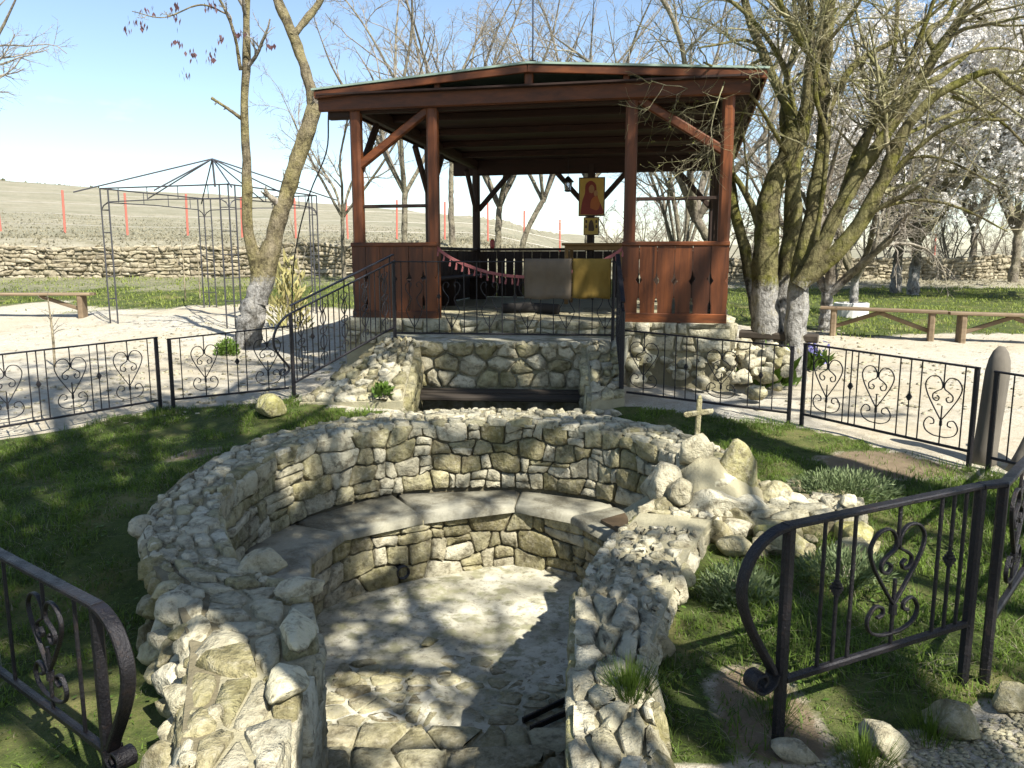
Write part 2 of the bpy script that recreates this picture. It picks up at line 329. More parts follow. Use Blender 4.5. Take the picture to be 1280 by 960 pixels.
def stone_geo(poly, mapf, h, rng, gap=.010, cha=True, base=-.03, rough=.006, inset=.87):
    P = np.array(poly); c = P.mean(0)
    d = np.linalg.norm(P - c, axis=1)[:, None]; P = P + (c - P) * np.minimum(.45, gap / (d + 1e-6) * 1.25)
    # drop near-duplicate corners
    keep = [P[0]]
    for q in P[1:]:
        if np.linalg.norm(q - keep[-1]) > .012: keep.append(q)
    if len(keep) > 3 and np.linalg.norm(keep[0] - keep[-1]) < .012: keep.pop()
    if len(keep) < 3: return None
    P = np.array(keep)
    if cha:
        Q = []
        k = .13
        for i in range(len(P)):
            a, b = P[i], P[(i + 1) % len(P)]; Q += [a * (1 - k) + b * k, a * k + b * (1 - k)]
        P = np.array(Q)
    n = len(P); c = P.mean(0)
    size = np.linalg.norm(P - c, axis=1).mean()
    if size < .012: return None
    g = np.array((rng.uniform(-1, 1), rng.uniform(-1, 1))) * .30 * h / size
    V = []
    for q in P: V.append(mapf(q[0], q[1], base))
    for q in P:
        e = q + (c - q) * .02; V.append(mapf(e[0], e[1], h * .62 + rng.uniform(-.12, .12) * h + g @ (q - c) * .5))
    for q in P:
        e = q + (c - q) * (1 - inset) * rng.uniform(.7, 1.3); V.append(mapf(e[0], e[1], h * rng.uniform(.80, 1.12) + g @ (q - c)))
    V.append(mapf(c[0], c[1], h * rng.uniform(.95, 1.12)))
    V = np.array(V); V[n:] += np.array([[rng.gauss(0, rough) for _ in range(3)] for _ in range(len(V) - n)])
    F = []
    for k in range(2):
        for i in range(n): j = (i + 1) % n; F.append((k * n + i, k * n + j, (k + 1) * n + j, (k + 1) * n + i))
    for i in range(n): F.append((2 * n + i, 2 * n + (i + 1) % n, 3 * n))
    return V, F
def masonry(parent, mapf, box, su, sv, h, mat, seed, gap=.010, jit=.28, drop=.12, cha=True, keep=None, name='stone', mats=None, base=-.03, rough=.006, inset=.87):
    rng = random.Random(seed); out = []
    su_ = su(box[0]) if callable(su) else su; q_ = min(3.0, max(1.0, su_ / sv))
    for p, poly in [((a[0], a[1] / q_), [(x, y / q_) for x, y in b]) for a, b in voronoi([(x, y * q_) for x, y in seeds(box, su, sv, jit, rng, drop)], (box[0], box[1], box[2] * q_, box[3] * q_))]:
        if keep and not keep(p[0], p[1]): continue
        r = stone_geo(poly, mapf, rng.uniform(*h), rng, gap, cha, base, rough, inset)
        if r is None: continue
        m = mat if not mats else rng.choice(mats)
        out.append(obj(name, r[0], r[1], m, parent, True))
    return out
def courses(parent, mapf, box, su, sv, h, mat, seed, gap=.006, split=.36, name='stone', mats=None, base=-.03, rough=.004, inset=.86, wav=.42):
    rng = random.Random(seed); suf = su if callable(su) else (lambda u: su); nv = max(1, round((box[3] - box[2]) / sv)); dv = (box[3] - box[2]) / nv; ph = [rng.uniform(0, 99) for _ in range(nv + 1)]
    def ed(k, u):
        if k <= 0: return box[2]
        if k >= nv: return box[3]
        return box[2] + k * dv + wav * dv * (mnoise.noise(Vector((u / (suf(u) * 1.6), ph[k], 0))) * 1.3)
    out = []
    for k in range(nv):
        u = box[0]; jb = jt = 0.0
        while u < box[1] - .02:
            w = suf(u) * rng.choice((.5, .65, .8, .95, 1.1, 1.35, 1.7)); u1 = min(box[1], u + w)
            if box[1] - u1 < suf(u) * .35: u1 = box[1]
            nb_, nt_ = rng.uniform(-.2, .2) * w, rng.uniform(-.2, .2) * w
            if u1 == box[1]: nb_ = nt_ = 0
            a0, a1, b0, b1 = u + jb, u1 + nb_, u + jt, u1 + nt_
            low = [(a0 + (a1 - a0) * f, ed(k, a0 + (a1 - a0) * f)) for f in (0, .5, 1)]; hi = [(b0 + (b1 - b0) * f, ed(k + 1, b0 + (b1 - b0) * f)) for f in (1, .5, 0)]
            if rng.random() < split and w > suf(u) * .6:
                f = rng.uniform(.35, .65); ml = ((low[0][0] + hi[2][0]) / 2, low[0][1] * (1 - f) + hi[2][1] * f); f2 = min(.75, max(.25, f + rng.uniform(-.15, .15))); mr = ((low[2][0] + hi[0][0]) / 2, low[2][1] * (1 - f2) + hi[0][1] * f2)
                polys = [low + [mr, ml], [ml, mr] + hi]
            else: polys = [low + hi]
            for pg in polys:
                r_ = stone_geo(pg, mapf, rng.uniform(*h), rng, gap, True, base, rough, inset)
                if r_ is not None: out.append(obj(name, r_[0], r_[1], rng.choice(mats) if mats else mat, parent, True))
            u, jb, jt = u1, nb_, nt_
    return out
# loose rocks: shared meshes, an icosphere cut by random planes
ROCK = []
for k in range(9):
    bm = bmesh.new(); bmesh.ops.create_icosphere(bm, subdivisions=3, radius=1.0); rr = random.Random(100 + k)
    pl = [(Vector((rr.gauss(0, 1), rr.gauss(0, 1), rr.gauss(0, 1))).normalized(), rr.uniform(.46, .80)) for _ in range(15)]
    for v in bm.verts:
        for n_, d_ in pl:
            e = v.co.dot(n_) - d_
            if e > 0: v.co -= n_ * e * .97
    for v in bm.verts:
        v.co *= 1 + .08 * mnoise.fractal(v.co * 2.6 + Vector((k * 7, 0, 0)), 1.0, 2.0, 4)
    me = bpy.data.meshes.new('rock'); bm.to_mesh(me); bm.free(); me.polygons.foreach_set('use_smooth', np.ones(len(me.polygons), bool)); ROCK.append(me)
RK = {}
def rock(name, loc, size, mat, parent=None, seed=0, rz=None):
    rr = random.Random(seed); k = rr.randrange(9); key = (k, mat)
    if key not in RK: me = ROCK[k].copy(); me.materials.clear(); me.materials.append(MATS[mat]); RK[key] = me
    o = bpy.data.objects.new(name, RK[key]); COL.objects.link(o)
    off = WLOC.get(parent.name, np.zeros(3)) if parent is not None else np.zeros(3)
    if parent is not None: o.parent = parent
    o.location = tuple(np.array(loc, float) - off); o.scale = tuple(size) if hasattr(size, '__len__') else (size,) * 3
    o.rotation_euler = (rr.uniform(-.3, .3), rr.uniform(-.3, .3), rr.uniform(0, 6.3) if rz is None else rz)
    return o

# ------------------------------------------------------------------ the ground
ARC_C = np.array((-.25, 5.15)); 
def arc(r, a): return (ARC_C[0] + r * math.cos(R(a)), ARC_C[1] + r * math.sin(R(a)))
degs = [205, 190, 175, 160, 145, 130, 115, 100, 85, 70, 55, 40, 27, 15]
INN = [(-.70, 1.5), (-.72, 2.28), (-.77, 2.96), (-.94, 3.45), (-1.33, 3.72)] + [arc(1.62, a) for a in degs] + [(1.15, 5.15), (.75, 4.6), (.45, 3.95), (.30, 3.42), (.25, 2.9), (.20, 2.3), (.15, 1.5)]
OUT = [(-1.0, 1.5), (-1.04, 2.2), (-1.3, 2.96), (-1.56, 3.42), (-1.86, 3.85)] + [arc(2.04 + .18 * max(0, math.sin(R(a))) ** 2, a) for a in degs] + [(1.62, 5.05), (1.20, 4.5), (.88, 3.8), (.66, 3.18), (.56, 2.9), (.50, 2.3), (.45, 1.5)]
INN, OUT = np.array(INN), np.array(OUT)
MID = (INN + OUT) / 2
SL = np.concatenate([[0], np.cumsum(np.linalg.norm(np.diff(MID, axis=0), axis=1))])
STOT = SL[-1]
def ztop(x, y): return .10 + .105 * float(sstep(4.6, 6.8, y)) - .02 * float(sstep(3.2, 2.0, y))
def path_at(A, s): return np.array((np.interp(s, SL, A[:, 0]), np.interp(s, SL, A[:, 1])))
def in_poly(X, Y, P):
    ins = np.zeros(X.shape, bool); n = len(P)
    for i in range(n):
        x1, y1 = P[i]; x2, y2 = P[(i + 1) % n]
        c = ((y1 > Y) != (y2 > Y)) & (X < (x2 - x1) * (Y - y1) / (y2 - y1 + 1e-12) + x1); ins ^= c
    return ins
HOLE = [tuple(p) for p in MID] + [(.28, 1.7), (-.85, 1.7)]
HOLE = [tuple(p) for p in MID]
RECESS = [(-1.05, 7.2), (.75, 7.2), (.85, 8.6), (-1.1, 8.6)]
FL = [np.array(p) for p in ((-7.6, 5.0), (-4.55, 6.93), (-3.57, 8.05), (-2.2, 7.95))]           # left fence
FR = [np.array(p) for p in ((1.06, 7.7), (2.5, 7.09), (3.42, 5.82), (4.1, 4.9))]                # right fence
def fbm(x, y, s):
    return mnoise.fractal(Vector((x * s, y * s, 3.7)), 1.0, 2.0, 4)
def gh(x, y):
    """terrain height; numpy arrays"""
    x = np.asarray(x, float); y = np.asarray(y, float)
    near = -.09 + .19 * (sstep(3.2, 7.8, y) * sstep(-3.4, -1.8, x) + sstep(5.6, 9.4, y) * (1 - sstep(-3.4, -1.8, x))) + .10 * sstep(6.6, 8.0, y) * sstep(-3.6, -2.0, x) * sstep(2.6, 1.2, x)
    near = near - .29 * sstep(5.6, 3.0, y) * sstep(-.75, -1.5, x)
    yy = np.maximum(0, np.minimum(y, 27) - 9.5)
    sl = .050 - .026 * sstep(-4, 8, x)
    z = near + yy * sl * sstep(9.0, 14.0, y)
    # field behind the walls, then the hill, high on the left and falling to the right
    az = np.degrees(np.arctan2(x, np.maximum(y, 1.0)))
    crest = np.interp(az, [-60, -34, -20, -8, -2, 3, 10, 20, 34, 60], [29, 26, 23.5, 19, 16, 12, 8.5, 6.0, 5, 5])
    r = np.hypot(x, y)
    foot = 1.05 * sstep(8, -2, x) + .55 * sstep(-2, 8, x)
    z = z + np.where(y > 0, foot * sstep(27.0, 29.5, y) * np.interp(x, [-2, 8], [1, .2]) , 0)
    t = np.clip((r - 29) / 270, 0, 1)
    z = z + np.where(y > 10, (crest - 2.0) * (t ** 1.25) * (1 - .25 * sstep(.9, 1.0, t)), 0)
    z = np.where(y > 10, z - 14 * sstep(300, 700, r), z)
    return z
xs = np.unique(np.concatenate([np.arange(-8, 8.01, .1), -8 - np.cumsum(np.geomspace(.12, 130, 48)), 8 + np.cumsum(np.geomspace(.12, 130, 48))]))
ys = np.unique(np.concatenate([np.arange(0, 11.01, .1), -np.cumsum(np.geomspace(.12, 12, 22)), 11 + np.cumsum(np.geomspace(.12, 130, 60))]))
GX, GY = np.meshgrid(xs, ys)
GZ = gh(GX, GY)
NZ = np.vectorize(lambda a, b: fbm(a, b, .9) * .6 + fbm(a, b, 3.1) * .25)(GX, GY)
GZ = GZ + NZ * np.interp(np.hypot(GX, GY), [0, 12, 40, 300], [.035, .05, .12, .9])
NX, NY = len(xs), len(ys)
idx = np.arange(NX * NY).reshape(NY, NX)
F = np.stack([idx[:-1, :-1], idx[:-1, 1:], idx[1:, 1:], idx[1:, :-1]], -1).reshape(-1, 4)
inh = (in_poly(GX, GY, HOLE) | in_poly(GX, GY, RECESS)).ravel()
F = F[~inh[F].all(axis=1)]
GZs = GZ.copy()
gv = np.stack([GX, GY, GZ], -1).reshape(-1, 3)
gv[inh, 2] = np.minimum(gv[inh, 2], -.15)
ground = obj('ground', gv, F, 'ground', None, True); ground['kind'] = 'structure'; ground['label'] = 'pale gravel yard with lawns and dry grass field rising to a hill'
def ground_z(x, y):
    i = np.clip(np.searchsorted(xs, x) - 1, 0, NX - 2); j = np.clip(np.searchsorted(ys, y) - 1, 0, NY - 2)
    u = (x - xs[i]) / (xs[i + 1] - xs[i]); v = (y - ys[j]) / (ys[j + 1] - ys[j])
    return (GZs[j, i] * (1 - u) + GZs[j, i + 1] * u) * (1 - v) + (GZs[j + 1, i] * (1 - u) + GZs[j + 1, i + 1] * u) * v
LAWN_L = [(-9, 3.5), (-7.6, 5.0), (-4.55, 6.95), (-3.57, 8.1), (-2.3, 7.9), (-1.6, 7.4), (-.8, 7.2), (-1.2, 3.0), (-1.0, 1.0), (-1.2, -1), (-9, -1)]
LAWN_R = [(1.0, 7.6), (2.5, 7.05), (3.42, 5.8), (4.1, 4.9), (4.3, 3.6), (2.1, 2.9), (1.55, 2.72), (.95, 2.42), (.45, 2.5), (.5, 3.1), (1.0, 4.5), (1.6, 5.0), (1.6, 5.8), (.9, 7.0)]
def masks(X, Y):
    N = np.vectorize(lambda a, b: fbm(a, b, 1.3))(X, Y)
    N2 = np.vectorize(lambda a, b: fbm(a + 9, b, .5))(X, Y)
    g = np.zeros(X.shape); s = np.zeros(X.shape); d = np.zeros(X.shape)
    inl = in_poly(X, Y, LAWN_L); inr = in_poly(X, Y, LAWN_R)
    g[inl | inr] = .82
    # bare soil worn beside the stair walls and under the fence
    soil_r = np.exp(-(((X - .95) / .22) ** 2 + ((Y - 2.75) / .5) ** 2)) + np.exp(-(((X - 2.9) / .55) ** 2 + ((Y - 5.9) / .35) ** 2)) * .9
    soil_l = .35 * np.exp(-(((X + 1.35) / .22) ** 2 + ((Y - 2.3) / .45) ** 2)) + np.exp(-(((X + 2.6) / .35) ** 2 + ((Y - 6.4) / .25) ** 2)) * .7
    sp = np.where(inl | inr, soil_l + soil_r + np.maximum(0, N) * .42, 0)
    s = np.clip(sp, 0, 1); g = np.where(s > .45, g - s * .75, g)
    yard_far = np.interp(X, [-10, 0, 6, 12], [16.8, 16.8, 14.2, 14.0]) + N2 * 1.6
    strip = (Y > yard_far)
    g = np.where(strip, np.clip(.30 + (Y - yard_far) * .6, 0, .80), g)
    g = np.where(Y > 21.5 + N2 * 3, g * np.interp(X, [-4, 6], [.62, .95]), g); 
    fld = sstep(27, 28.6, Y); d = np.maximum(fld, np.where((Y > 21.5 + N2 * 3) & (X < 3), .62, 0)); g = g * (1 - sstep(27.0, 28.3, Y))
    far = (X < -14) & (Y < 27); 
    return np.clip(g, 0, 1), s, np.clip(d, 0, 1)
mg, ms, md = masks(GX, GY)
ca = ground.data.color_attributes.new('mask', 'FLOAT_COLOR', 'POINT')
ca.data.foreach_set('color', np.stack([mg, ms, md, np.ones_like(mg)], -1).astype(np.float32).ravel())

# ------------------------------------------------------------------ the well: sunken round pit with stone walls
ZF = -.95; ZB = -.42
S_L = SL[4]; S_R = SL[20]               # ring between the two stair flanks
def core(name, s0, s1, zlow, parent, mat='joint_dark', step=.12):
    ss = np.linspace(s0, s1, max(2, int((s1 - s0) / step))); V = []; F = []
    for s in ss:
        i, o = path_at(INN, s), path_at(OUT, s); nn = nrm(o - i); i = i + nn * .02; o = o - nn * .03
        zt = ztop(*((i + o) / 2)) - .02
        V += [(i[0], i[1], zlow), (i[0], i[1], zt), (o[0], o[1], zt), (o[0], o[1], -.35)]
    for k in range(len(ss) - 1):
        a = k * 4
        for j in range(4): F.append((a + j, a + (j + 1) % 4, a + 4 + (j + 1) % 4, a + 4 + j))
    F += [(0, 3, 2, 1), tuple(len(V) - 4 + j for j in range(4))]
    return obj(name, V, F, mat, parent)
def map_inner(s, v, d):        # inner face: v measured down from the top
    i, o = path_at(INN, s), path_at(OUT, s); n2 = nrm(i - o); e = path_at(INN, s + .05) - path_at(INN, s - .05); n2 = nrm(np.array((e[1], -e[0]))); 
    if n2 @ (i - o) < 0: n2 = -n2
    zt = ztop(*((i + o) / 2)); return np.array((i[0] + n2[0] * d, i[1] + n2[1] * d, zt - v))
def map_top(s, w, d):          # top: w 0 at the inner edge, 1 at the outer edge (metres scaled by .45)
    i, o = path_at(INN, s), path_at(OUT, s); p = i + (o - i) * (w / .45)
    sag = -.07 * max(0, w / .45 - .85) / .15 if w / .45 > .85 else 0
    return np.array((p[0], p[1], ztop(*((i + o) / 2)) - .02 + d + sag))
def topbed(parent, s0, s1):
    ss = np.linspace(s0, s1, max(2, int((s1 - s0) / .12))); V = []; F = []
    for s in ss:
        for w in (.012, .15, .30, .43): V.append(map_top(s, w, .002))
    for k in range(len(ss) - 1):
        for j in range(3): F.append((k * 4 + j, k * 4 + 4 + j, k * 4 + 5 + j, k * 4 + 1 + j))
    obj('mortar_bed', V, F, 'mortar', parent, True)
ring = thing('pit_wall', 'curved dry stone wall with rubble top ringing the sunken pit', 'stone wall', (-.25, 6.8, -.4))
core('mortar', S_L - .02, S_R + .02, ZB - .02, ring)
courses(ring, map_inner, (S_L, S_R, .02, .60), lambda u: .27 - .10 * float(sstep(S_L + 2.2, S_L + 3.6, u)), .165, (.010, .036), 'limestone', 11, mats=['limestone', 'limestone', 'limestone_pale'])
masonry(ring, map_top, (S_L, S_R, -.02, .46), .145, .10, (.010, .036), 'limestone_pale', 13, .012, .34, .12, True, mats=['limestone_pale', 'limestone_pale', 'limestone'], rough=.003)
fl = thing('stair_flank_wall', 'rubble wall with pale lime patches flanking the pit stairs beside the curled handrail end', 'stone wall', (-.9, 2.6, -.5))
core('mortar', SL[0], S_L + .02, ZF - .05, fl)
courses(fl, map_inner, (SL[0], S_L, .02, 1.02), .26, .22, (.012, .04), 'limestone_pale', 21)
masonry(fl, map_top, (SL[0] + .0, S_L, -.02, .46), .16, .12, (.010, .036), 'limestone_pale', 22, .012, .34, .15, True, mats=['limestone_pale', 'limestone_pale', 'limestone'], rough=.003)
fr = thing('stair_flank_wall', 'cobble topped mortared wall flanking the pit stairs below the rock mound', 'stone wall', (.5, 3.2, -.5))
core('mortar', S_R - .02, STOT, ZF - .05, fr, 'mortar')
courses(fr, map_inner, (S_R, STOT, .02, 1.02), .26, .20, (.012, .04), 'limestone', 31, mats=['limestone', 'limestone_mossy', 'limestone_pale'])
masonry(fr, map_top, (S_R + .25, SL[-4], -.02, .46), .098, .085, (.014, .028), 'limestone_pale', 32, .016, .28, .08, True, inset=.76)
masonry(fr, map_top, (SL[-4], STOT, -.02, .46), .15, .12, (.012, .04), 'limestone_pale', 33, .010, .3, .15, True)
# bigger edge stones set along the outer and inner rims
rr = random.Random(5)
for k in range(34):
    s = S_L + (S_R - S_L) * (k + rr.uniform(-.3, .3)) / 40
    o, i = path_at(OUT, s), path_at(INN, s); p = o + nrm(i - o) * rr.uniform(.02, .09); sz = rr.uniform(.05, .11)
    rock('edge_stone', (p[0], p[1], ztop(*p) - .05 + rr.uniform(-.04, .01)), (sz * rr.uniform(.8, 1.4), sz * rr.uniform(.8, 1.2), sz * .75), rr.choice(['limestone', 'limestone_pale', 'limestone_pale']), ring, 300 + k)
for k in range(20):
    s = SL[0] + .2 + (S_L - SL[0] - .2) * (k + rr.uniform(-.3, .3)) / 20
    o, i = path_at(OUT, s), path_at(INN, s); p = o + nrm(i - o) * rr.uniform(.03, .11); sz = rr.uniform(.06, .13)
    rock('edge_stone', (p[0], p[1], ztop(*p) - .07), (sz * rr.uniform(.9, 1.5), sz * rr.uniform(.8, 1.2), sz * .75), rr.choice(['limestone', 'limestone_pale']), fl, 340 + k)
    for zz in (.20, .34): q_ = o + nrm(o - i) * rr.uniform(-.06, .02); rock('edge_stone', (q_[0], q_[1], ztop(*q_) - zz), (rr.uniform(.09, .15), rr.uniform(.09, .13), rr.uniform(.07, .10)), rr.choice(['limestone', 'limestone_pale']), fl, 700 + k + int(zz * 100))
for k, (x, y, z, a, b, c_, rz) in enumerate([(-.86, 3.0, .13, .085, .24, .05, .25), (-.98, 3.42, .12, .15, .11, .07, .9), (-.80, 2.62, .12, .09, .17, .05, .1), (-1.22, 3.72, .13, .16, .10, .07, .5)]):
    rock('cap_stone', (x, y, z), (a, b, c_), 'quartz_white' if k in (0, 2) else 'limestone_pale', fl, 380 + k, rz)
for k in range(9):
    s = S_R + .7 + (STOT - S_R - 1.0) * (k + rr.uniform(-.3, .3)) / 9
    o, i = path_at(OUT, s), path_at(INN, s); p = o + nrm(i - o) * rr.uniform(.03, .09); sz = rr.uniform(.06, .12)
    rock('edge_stone', (p[0], p[1], ztop(*p) - .08), (sz, sz * rr.uniform(.8, 1.3), sz), rr.choice(['limestone', 'limestone_pale', 'limestone_mossy']), fr, 400 + k)

def chips(parent, s0, s1, n, seed):
    rng = random.Random(seed); V = []; F = []
    for k in range(n):
        s = rng.uniform(s0, s1); w = rng.uniform(.0, .45); p = map_top(s, w, .02); me = ROCK[rng.randrange(3)]; sz = rng.uniform(.012, .032)
        q = [(math.cos(a) * sz * rng.uniform(.8, 1.3), math.sin(a) * sz * rng.uniform(.7, 1.1)) for a in np.arange(6) * 1.047]; th0 = rng.uniform(0, 3); o = len(V)
        for zz, f in ((-.02, 1), (sz * .35, .95), (sz * .6, .6)):
            for x, y in q: V.append((p[0] + (x * math.cos(th0) - y * math.sin(th0)) * f, p[1] + (x * math.sin(th0) + y * math.cos(th0)) * f, p[2] + zz + rng.gauss(0, .002)))
        for r_ in range(2):
            for j in range(6): F.append((o + r_ * 6 + j, o + r_ * 6 + (j + 1) % 6, o + r_ * 6 + 6 + (j + 1) % 6, o + r_ * 6 + 6 + j))
        F.append(tuple(o + 12 + j for j in range(6)))
    c_ = obj('stone_chips', V, F, 'limestone_pale', parent, True); c_['kind'] = 'stuff'
topbed(ring, S_L, S_R); topbed(fl, SL[0], S_L); topbed(fr, S_R, STOT)
chips(ring, S_L, S_L + 2.0, 30, 1); chips(ring, S_L + 2.0, S_R, 260, 4); chips(fl, SL[0], S_L, 20, 2); pass
# bench ring inside the pit
BF = np.array([(-1.33, 3.95), (-1.27, 4.61), (-1.40, 5.2), (-1.38, 5.51), (-1.15, 5.81), (-.76, 6.05), (-.26, 6.33), (.07, 6.36), (.5, 6.07), (.73, 5.63), (.86, 5.2), (.80, 4.7)])
BF = catmull(BF, 4)
BL = np.concatenate([[0], np.cumsum(np.linalg.norm(np.diff(BF, axis=0), axis=1))])
def bench_back(s):
    p = np.array((np.interp(s, BL, BF[:, 0]), np.interp(s, BL, BF[:, 1]))); d = nrm(p - ARC_C)
    return p, ARC_C + d * 1.66
bench = thing('stone_bench', 'low curved stone bench built round the inside of the pit', 'stone bench', (-.25, 6.2, ZF))
V = []; F = []
ss = np.linspace(0, BL[-1], 60)
for s in ss:
    p, b = bench_back(s); n_ = nrm(p - b); q = p - n_ * .025
    V += [(q[0], q[1], ZF - .05), (q[0], q[1], ZB - .03), (b[0], b[1], ZB - .03), (b[0], b[1], ZF - .05)]
for k in range(59):
    for j in range(4): F.append((k * 4 + j, k * 4 + (j + 1) % 4, k * 4 + 4 + (j + 1) % 4, k * 4 + 4 + j))
obj('mortar', V, F, 'joint_dark', bench)
def map_bf(s, v, d):
    a, b = bench_back(s); e = bench_back(min(s + .04, BL[-1]))[0] - bench_back(max(s - .04, 0))[0]; n_ = nrm(np.array((e[1], -e[0])))
    p = a + n_ * d; return np.array((p[0], p[1], ZB - .045 - v))
courses(bench, map_bf, (0, BL[-1], 0, .52), .22, .19, (.008, .03), 'limestone', 41, mats=['limestone', 'limestone', 'limestone_pale'])
def map_bt(s, w, d):
    a, b = bench_back(s); L = np.linalg.norm(b - a); p = a + (b - a) * (w / .36); p = p + nrm(a - b) * (.035 if w < .02 else 0); return np.array((p[0], p[1], ZB - .035 + d))
slabs = masonry(bench, map_bt, (0, BL[-1], 0, .36), .62, .36, (.032, .036), 'bench_slab', 42, .003, .1, .0, False, name='slab', rough=.003, inset=.93)
p_, b_ = bench_back(BL[-1] * .80); w0 = p_ + (b_ - p_) * .12
mb = MB(); pts = [bench_back(BL[-1] * f) for f in (.775, .80, .83, .86)]
V = [tuple(p + (b - p) * .1) + (ZB + .004,) for p, b in pts] + [tuple(p + (b - p) * .8) + (ZB + .004,) for p, b in pts[::-1]]
V += [(v[0], v[1], ZB + .028) for v in V]; m_ = len(V) // 2
obj('dark_slab', V, [tuple(range(m_, 2 * m_))] + [(i, (i + 1) % m_, (i + 1) % m_ + m_, i + m_) for i in range(m_)], 'wet_slab', bench)
# drain pipe through the bench wall
sp_ = np.argmin(np.hypot(BF[:, 0] + .80, BF[:, 1] - 5.98)); pp = BF[sp_]; e = BF[sp_ + 1] - BF[sp_ - 1]; pn = nrm(np.array((e[1], -e[0])))
mb = MB(); th = np.linspace(0, 2 * math.pi, 19)[:-1]; V = []; tx = nrm(np.array((-pn[1], pn[0]))); ZP = ZF + .10
for d, r_ in ((-.06, .055), (.045, .055), (.045, .046), (-.05, .046)):
    for a in th: q = pp + pn * d + tx * r_ * math.cos(a); V.append((q[0], q[1], ZP + r_ * math.sin(a)))
F = [(k * 18 + j, k * 18 + (j + 1) % 18, k * 18 + 18 + (j + 1) % 18, k * 18 + 18 + j) for k in range(3) for j in range(18)] + [tuple(54 + j for j in range(18))]
tag(obj('drain_pipe', V, F, 'plastic_black', None, True), 'short black drain pipe poking from foot of the curved bench', 'pipe')
recenter(bpy.data.objects['drain_pipe'], (pp[0], pp[1], ZP))

# pit floor with embedded flags, and the stairs that climb towards the viewer
fx = np.arange(-2.0, 1.7, .06); fy = np.arange(1.2, 6.9, .06); FX, FY = np.meshgrid(fx, fy)
FZ = ZF + np.vectorize(lambda a, b: fbm(a, b, 2.2) * .018 + fbm(a, b, 7) * .006)(FX, FY)
ii = np.arange(FX.size).reshape(FX.shape); FF = np.stack([ii[:-1, :-1], ii[:-1, 1:], ii[1:, 1:], ii[1:, :-1]], -1).reshape(-1, 4)
floor = obj('pit_floor', np.stack([FX, FY, FZ], -1).reshape(-1, 3), FF, 'render_grey', None, True); floor['kind'] = 'structure'; floor['label'] = 'mottled grey mortared floor of the round pit'
masonry(floor, lambda u, v, d: np.array((u, v, ZF + d)), (-1.1, .6, 3.75, 5.3), .125, .105, (.002, .014), 'flagstone', 51, .014, .40, .30, True, base=-.02, rough=.004, name='flag', inset=.86,
        keep=lambda u, v: v < 4.6 + .7 * fbm(u, v, 1.6) + .35 * (u > -.45))
rock('flag', (-.42, 4.62, ZF + .01), (.085, .06, .03), 'quartz_white', floor, 71); rock('flag', (-.55, 5.0, ZF + .01), (.11, .07, .03), 'limestone', floor, 72); rock('flag', (-1.0, 4.5, ZF + .01), (.11, .09, .05), 'limestone', floor, 73)
stairs = thing('stone_stairs', 'rough stone stairs climbing out between the two flank walls', 'stairs', (-.3, 3.0, ZF))
for k in range(5):
    yf = 3.78 - .44 * k; zt = ZF + .165 * (k + 1)
    xl, xr_ = -.98 + .05 * k, .34 - .04 * k
    V = [(xl, yf - .03, ZF - .03), (xr_, yf - .03, ZF - .03), (xr_, yf - .03, zt - .02), (xl, yf - .03, zt - .02), (xl, yf - .62, ZF - .03), (xr_, yf - .62, ZF - .03), (xr_, yf - .62, zt - .02), (xl, yf - .62, zt - .02)]
    obj('step', V, [(0, 3, 2, 1), (3, 7, 6, 2), (4, 5, 6, 7), (0, 4, 7, 3), (1, 2, 6, 5)], 'mortar', stairs)
    masonry(stairs, lambda u, v, d, yf=yf, zt=zt: np.array((u, yf - v, zt - .02 + d)), (xl, xr_, -.02, .48), .22, .22, (.012, .035), 'flagstone', 60 + k, .010, .3, .1, name='tread_stone', rough=.008)
    masonry(stairs, lambda u, v, d, yf=yf, zt=zt: np.array((u, yf - .03 + d, zt - .03 - v)), (xl, xr_, 0, .13), .2, .13, (.015, .04), 'limestone', 80 + k, .008, .1, .0, name='riser_stone')
mb = MB(); mb.bar((.06, 4.05, ZF + .03), (.40, 4.30, ZF + .05), .035, .018); mb.bar((.10, 3.97, ZF + .03), (.40, 4.18, ZF + .04), .035, .018)
o = tag(mb.build('iron_grate', 'iron'), 'dark iron bars lying on the pit floor against the cobbled wall', 'grate'); recenter(o, (.2, 4.1, ZF))

# rock mound with cross on the pit rim, low ruin wall running from it
mound = thing('rock_mound', 'pile of mortared boulders on the pit rim carrying the small cross', 'rock pile', (1.35, 5.0, .0))
for k, (x, y, z, a, b, c_, m_) in enumerate([(1.20, 4.98, .06, .42, .33, .33, 'limestone_pale'), (1.19, 5.02, .35, .21, .17, .17, 'limestone_pale'), (1.45, 4.99, .18, .27, .16, .29, 'limestone_mossy'), (.97, 4.88, .12, .20, .15, .21, 'limestone_pale'), (1.20, 4.70, .08, .27, .14, .18, 'limestone_pale'), (1.02, 4.72, .16, .13, .10, .11, 'limestone_pale'), (1.36, 4.66, .02, .16, .12, .12, 'limestone'),
        (1.30, 4.82, .20, .14, .10, .10, 'quartz_white'), (.90, 4.72, .03, .15, .12, .13, 'limestone'), (1.45, 4.76, .06, .22, .15, .15, 'limestone_pale'), (1.66, 4.93, .06, .17, .14, .13, 'limestone'), (1.12, 4.62, .02, .13, .10, .10, 'limestone_mossy'), (1.74, 4.84, .09, .13, .08, .06, 'quartz_white')]):
    rock('boulder', (x, y, z), (a, b, c_), m_, mound, 500 + k)
V = []; F = []
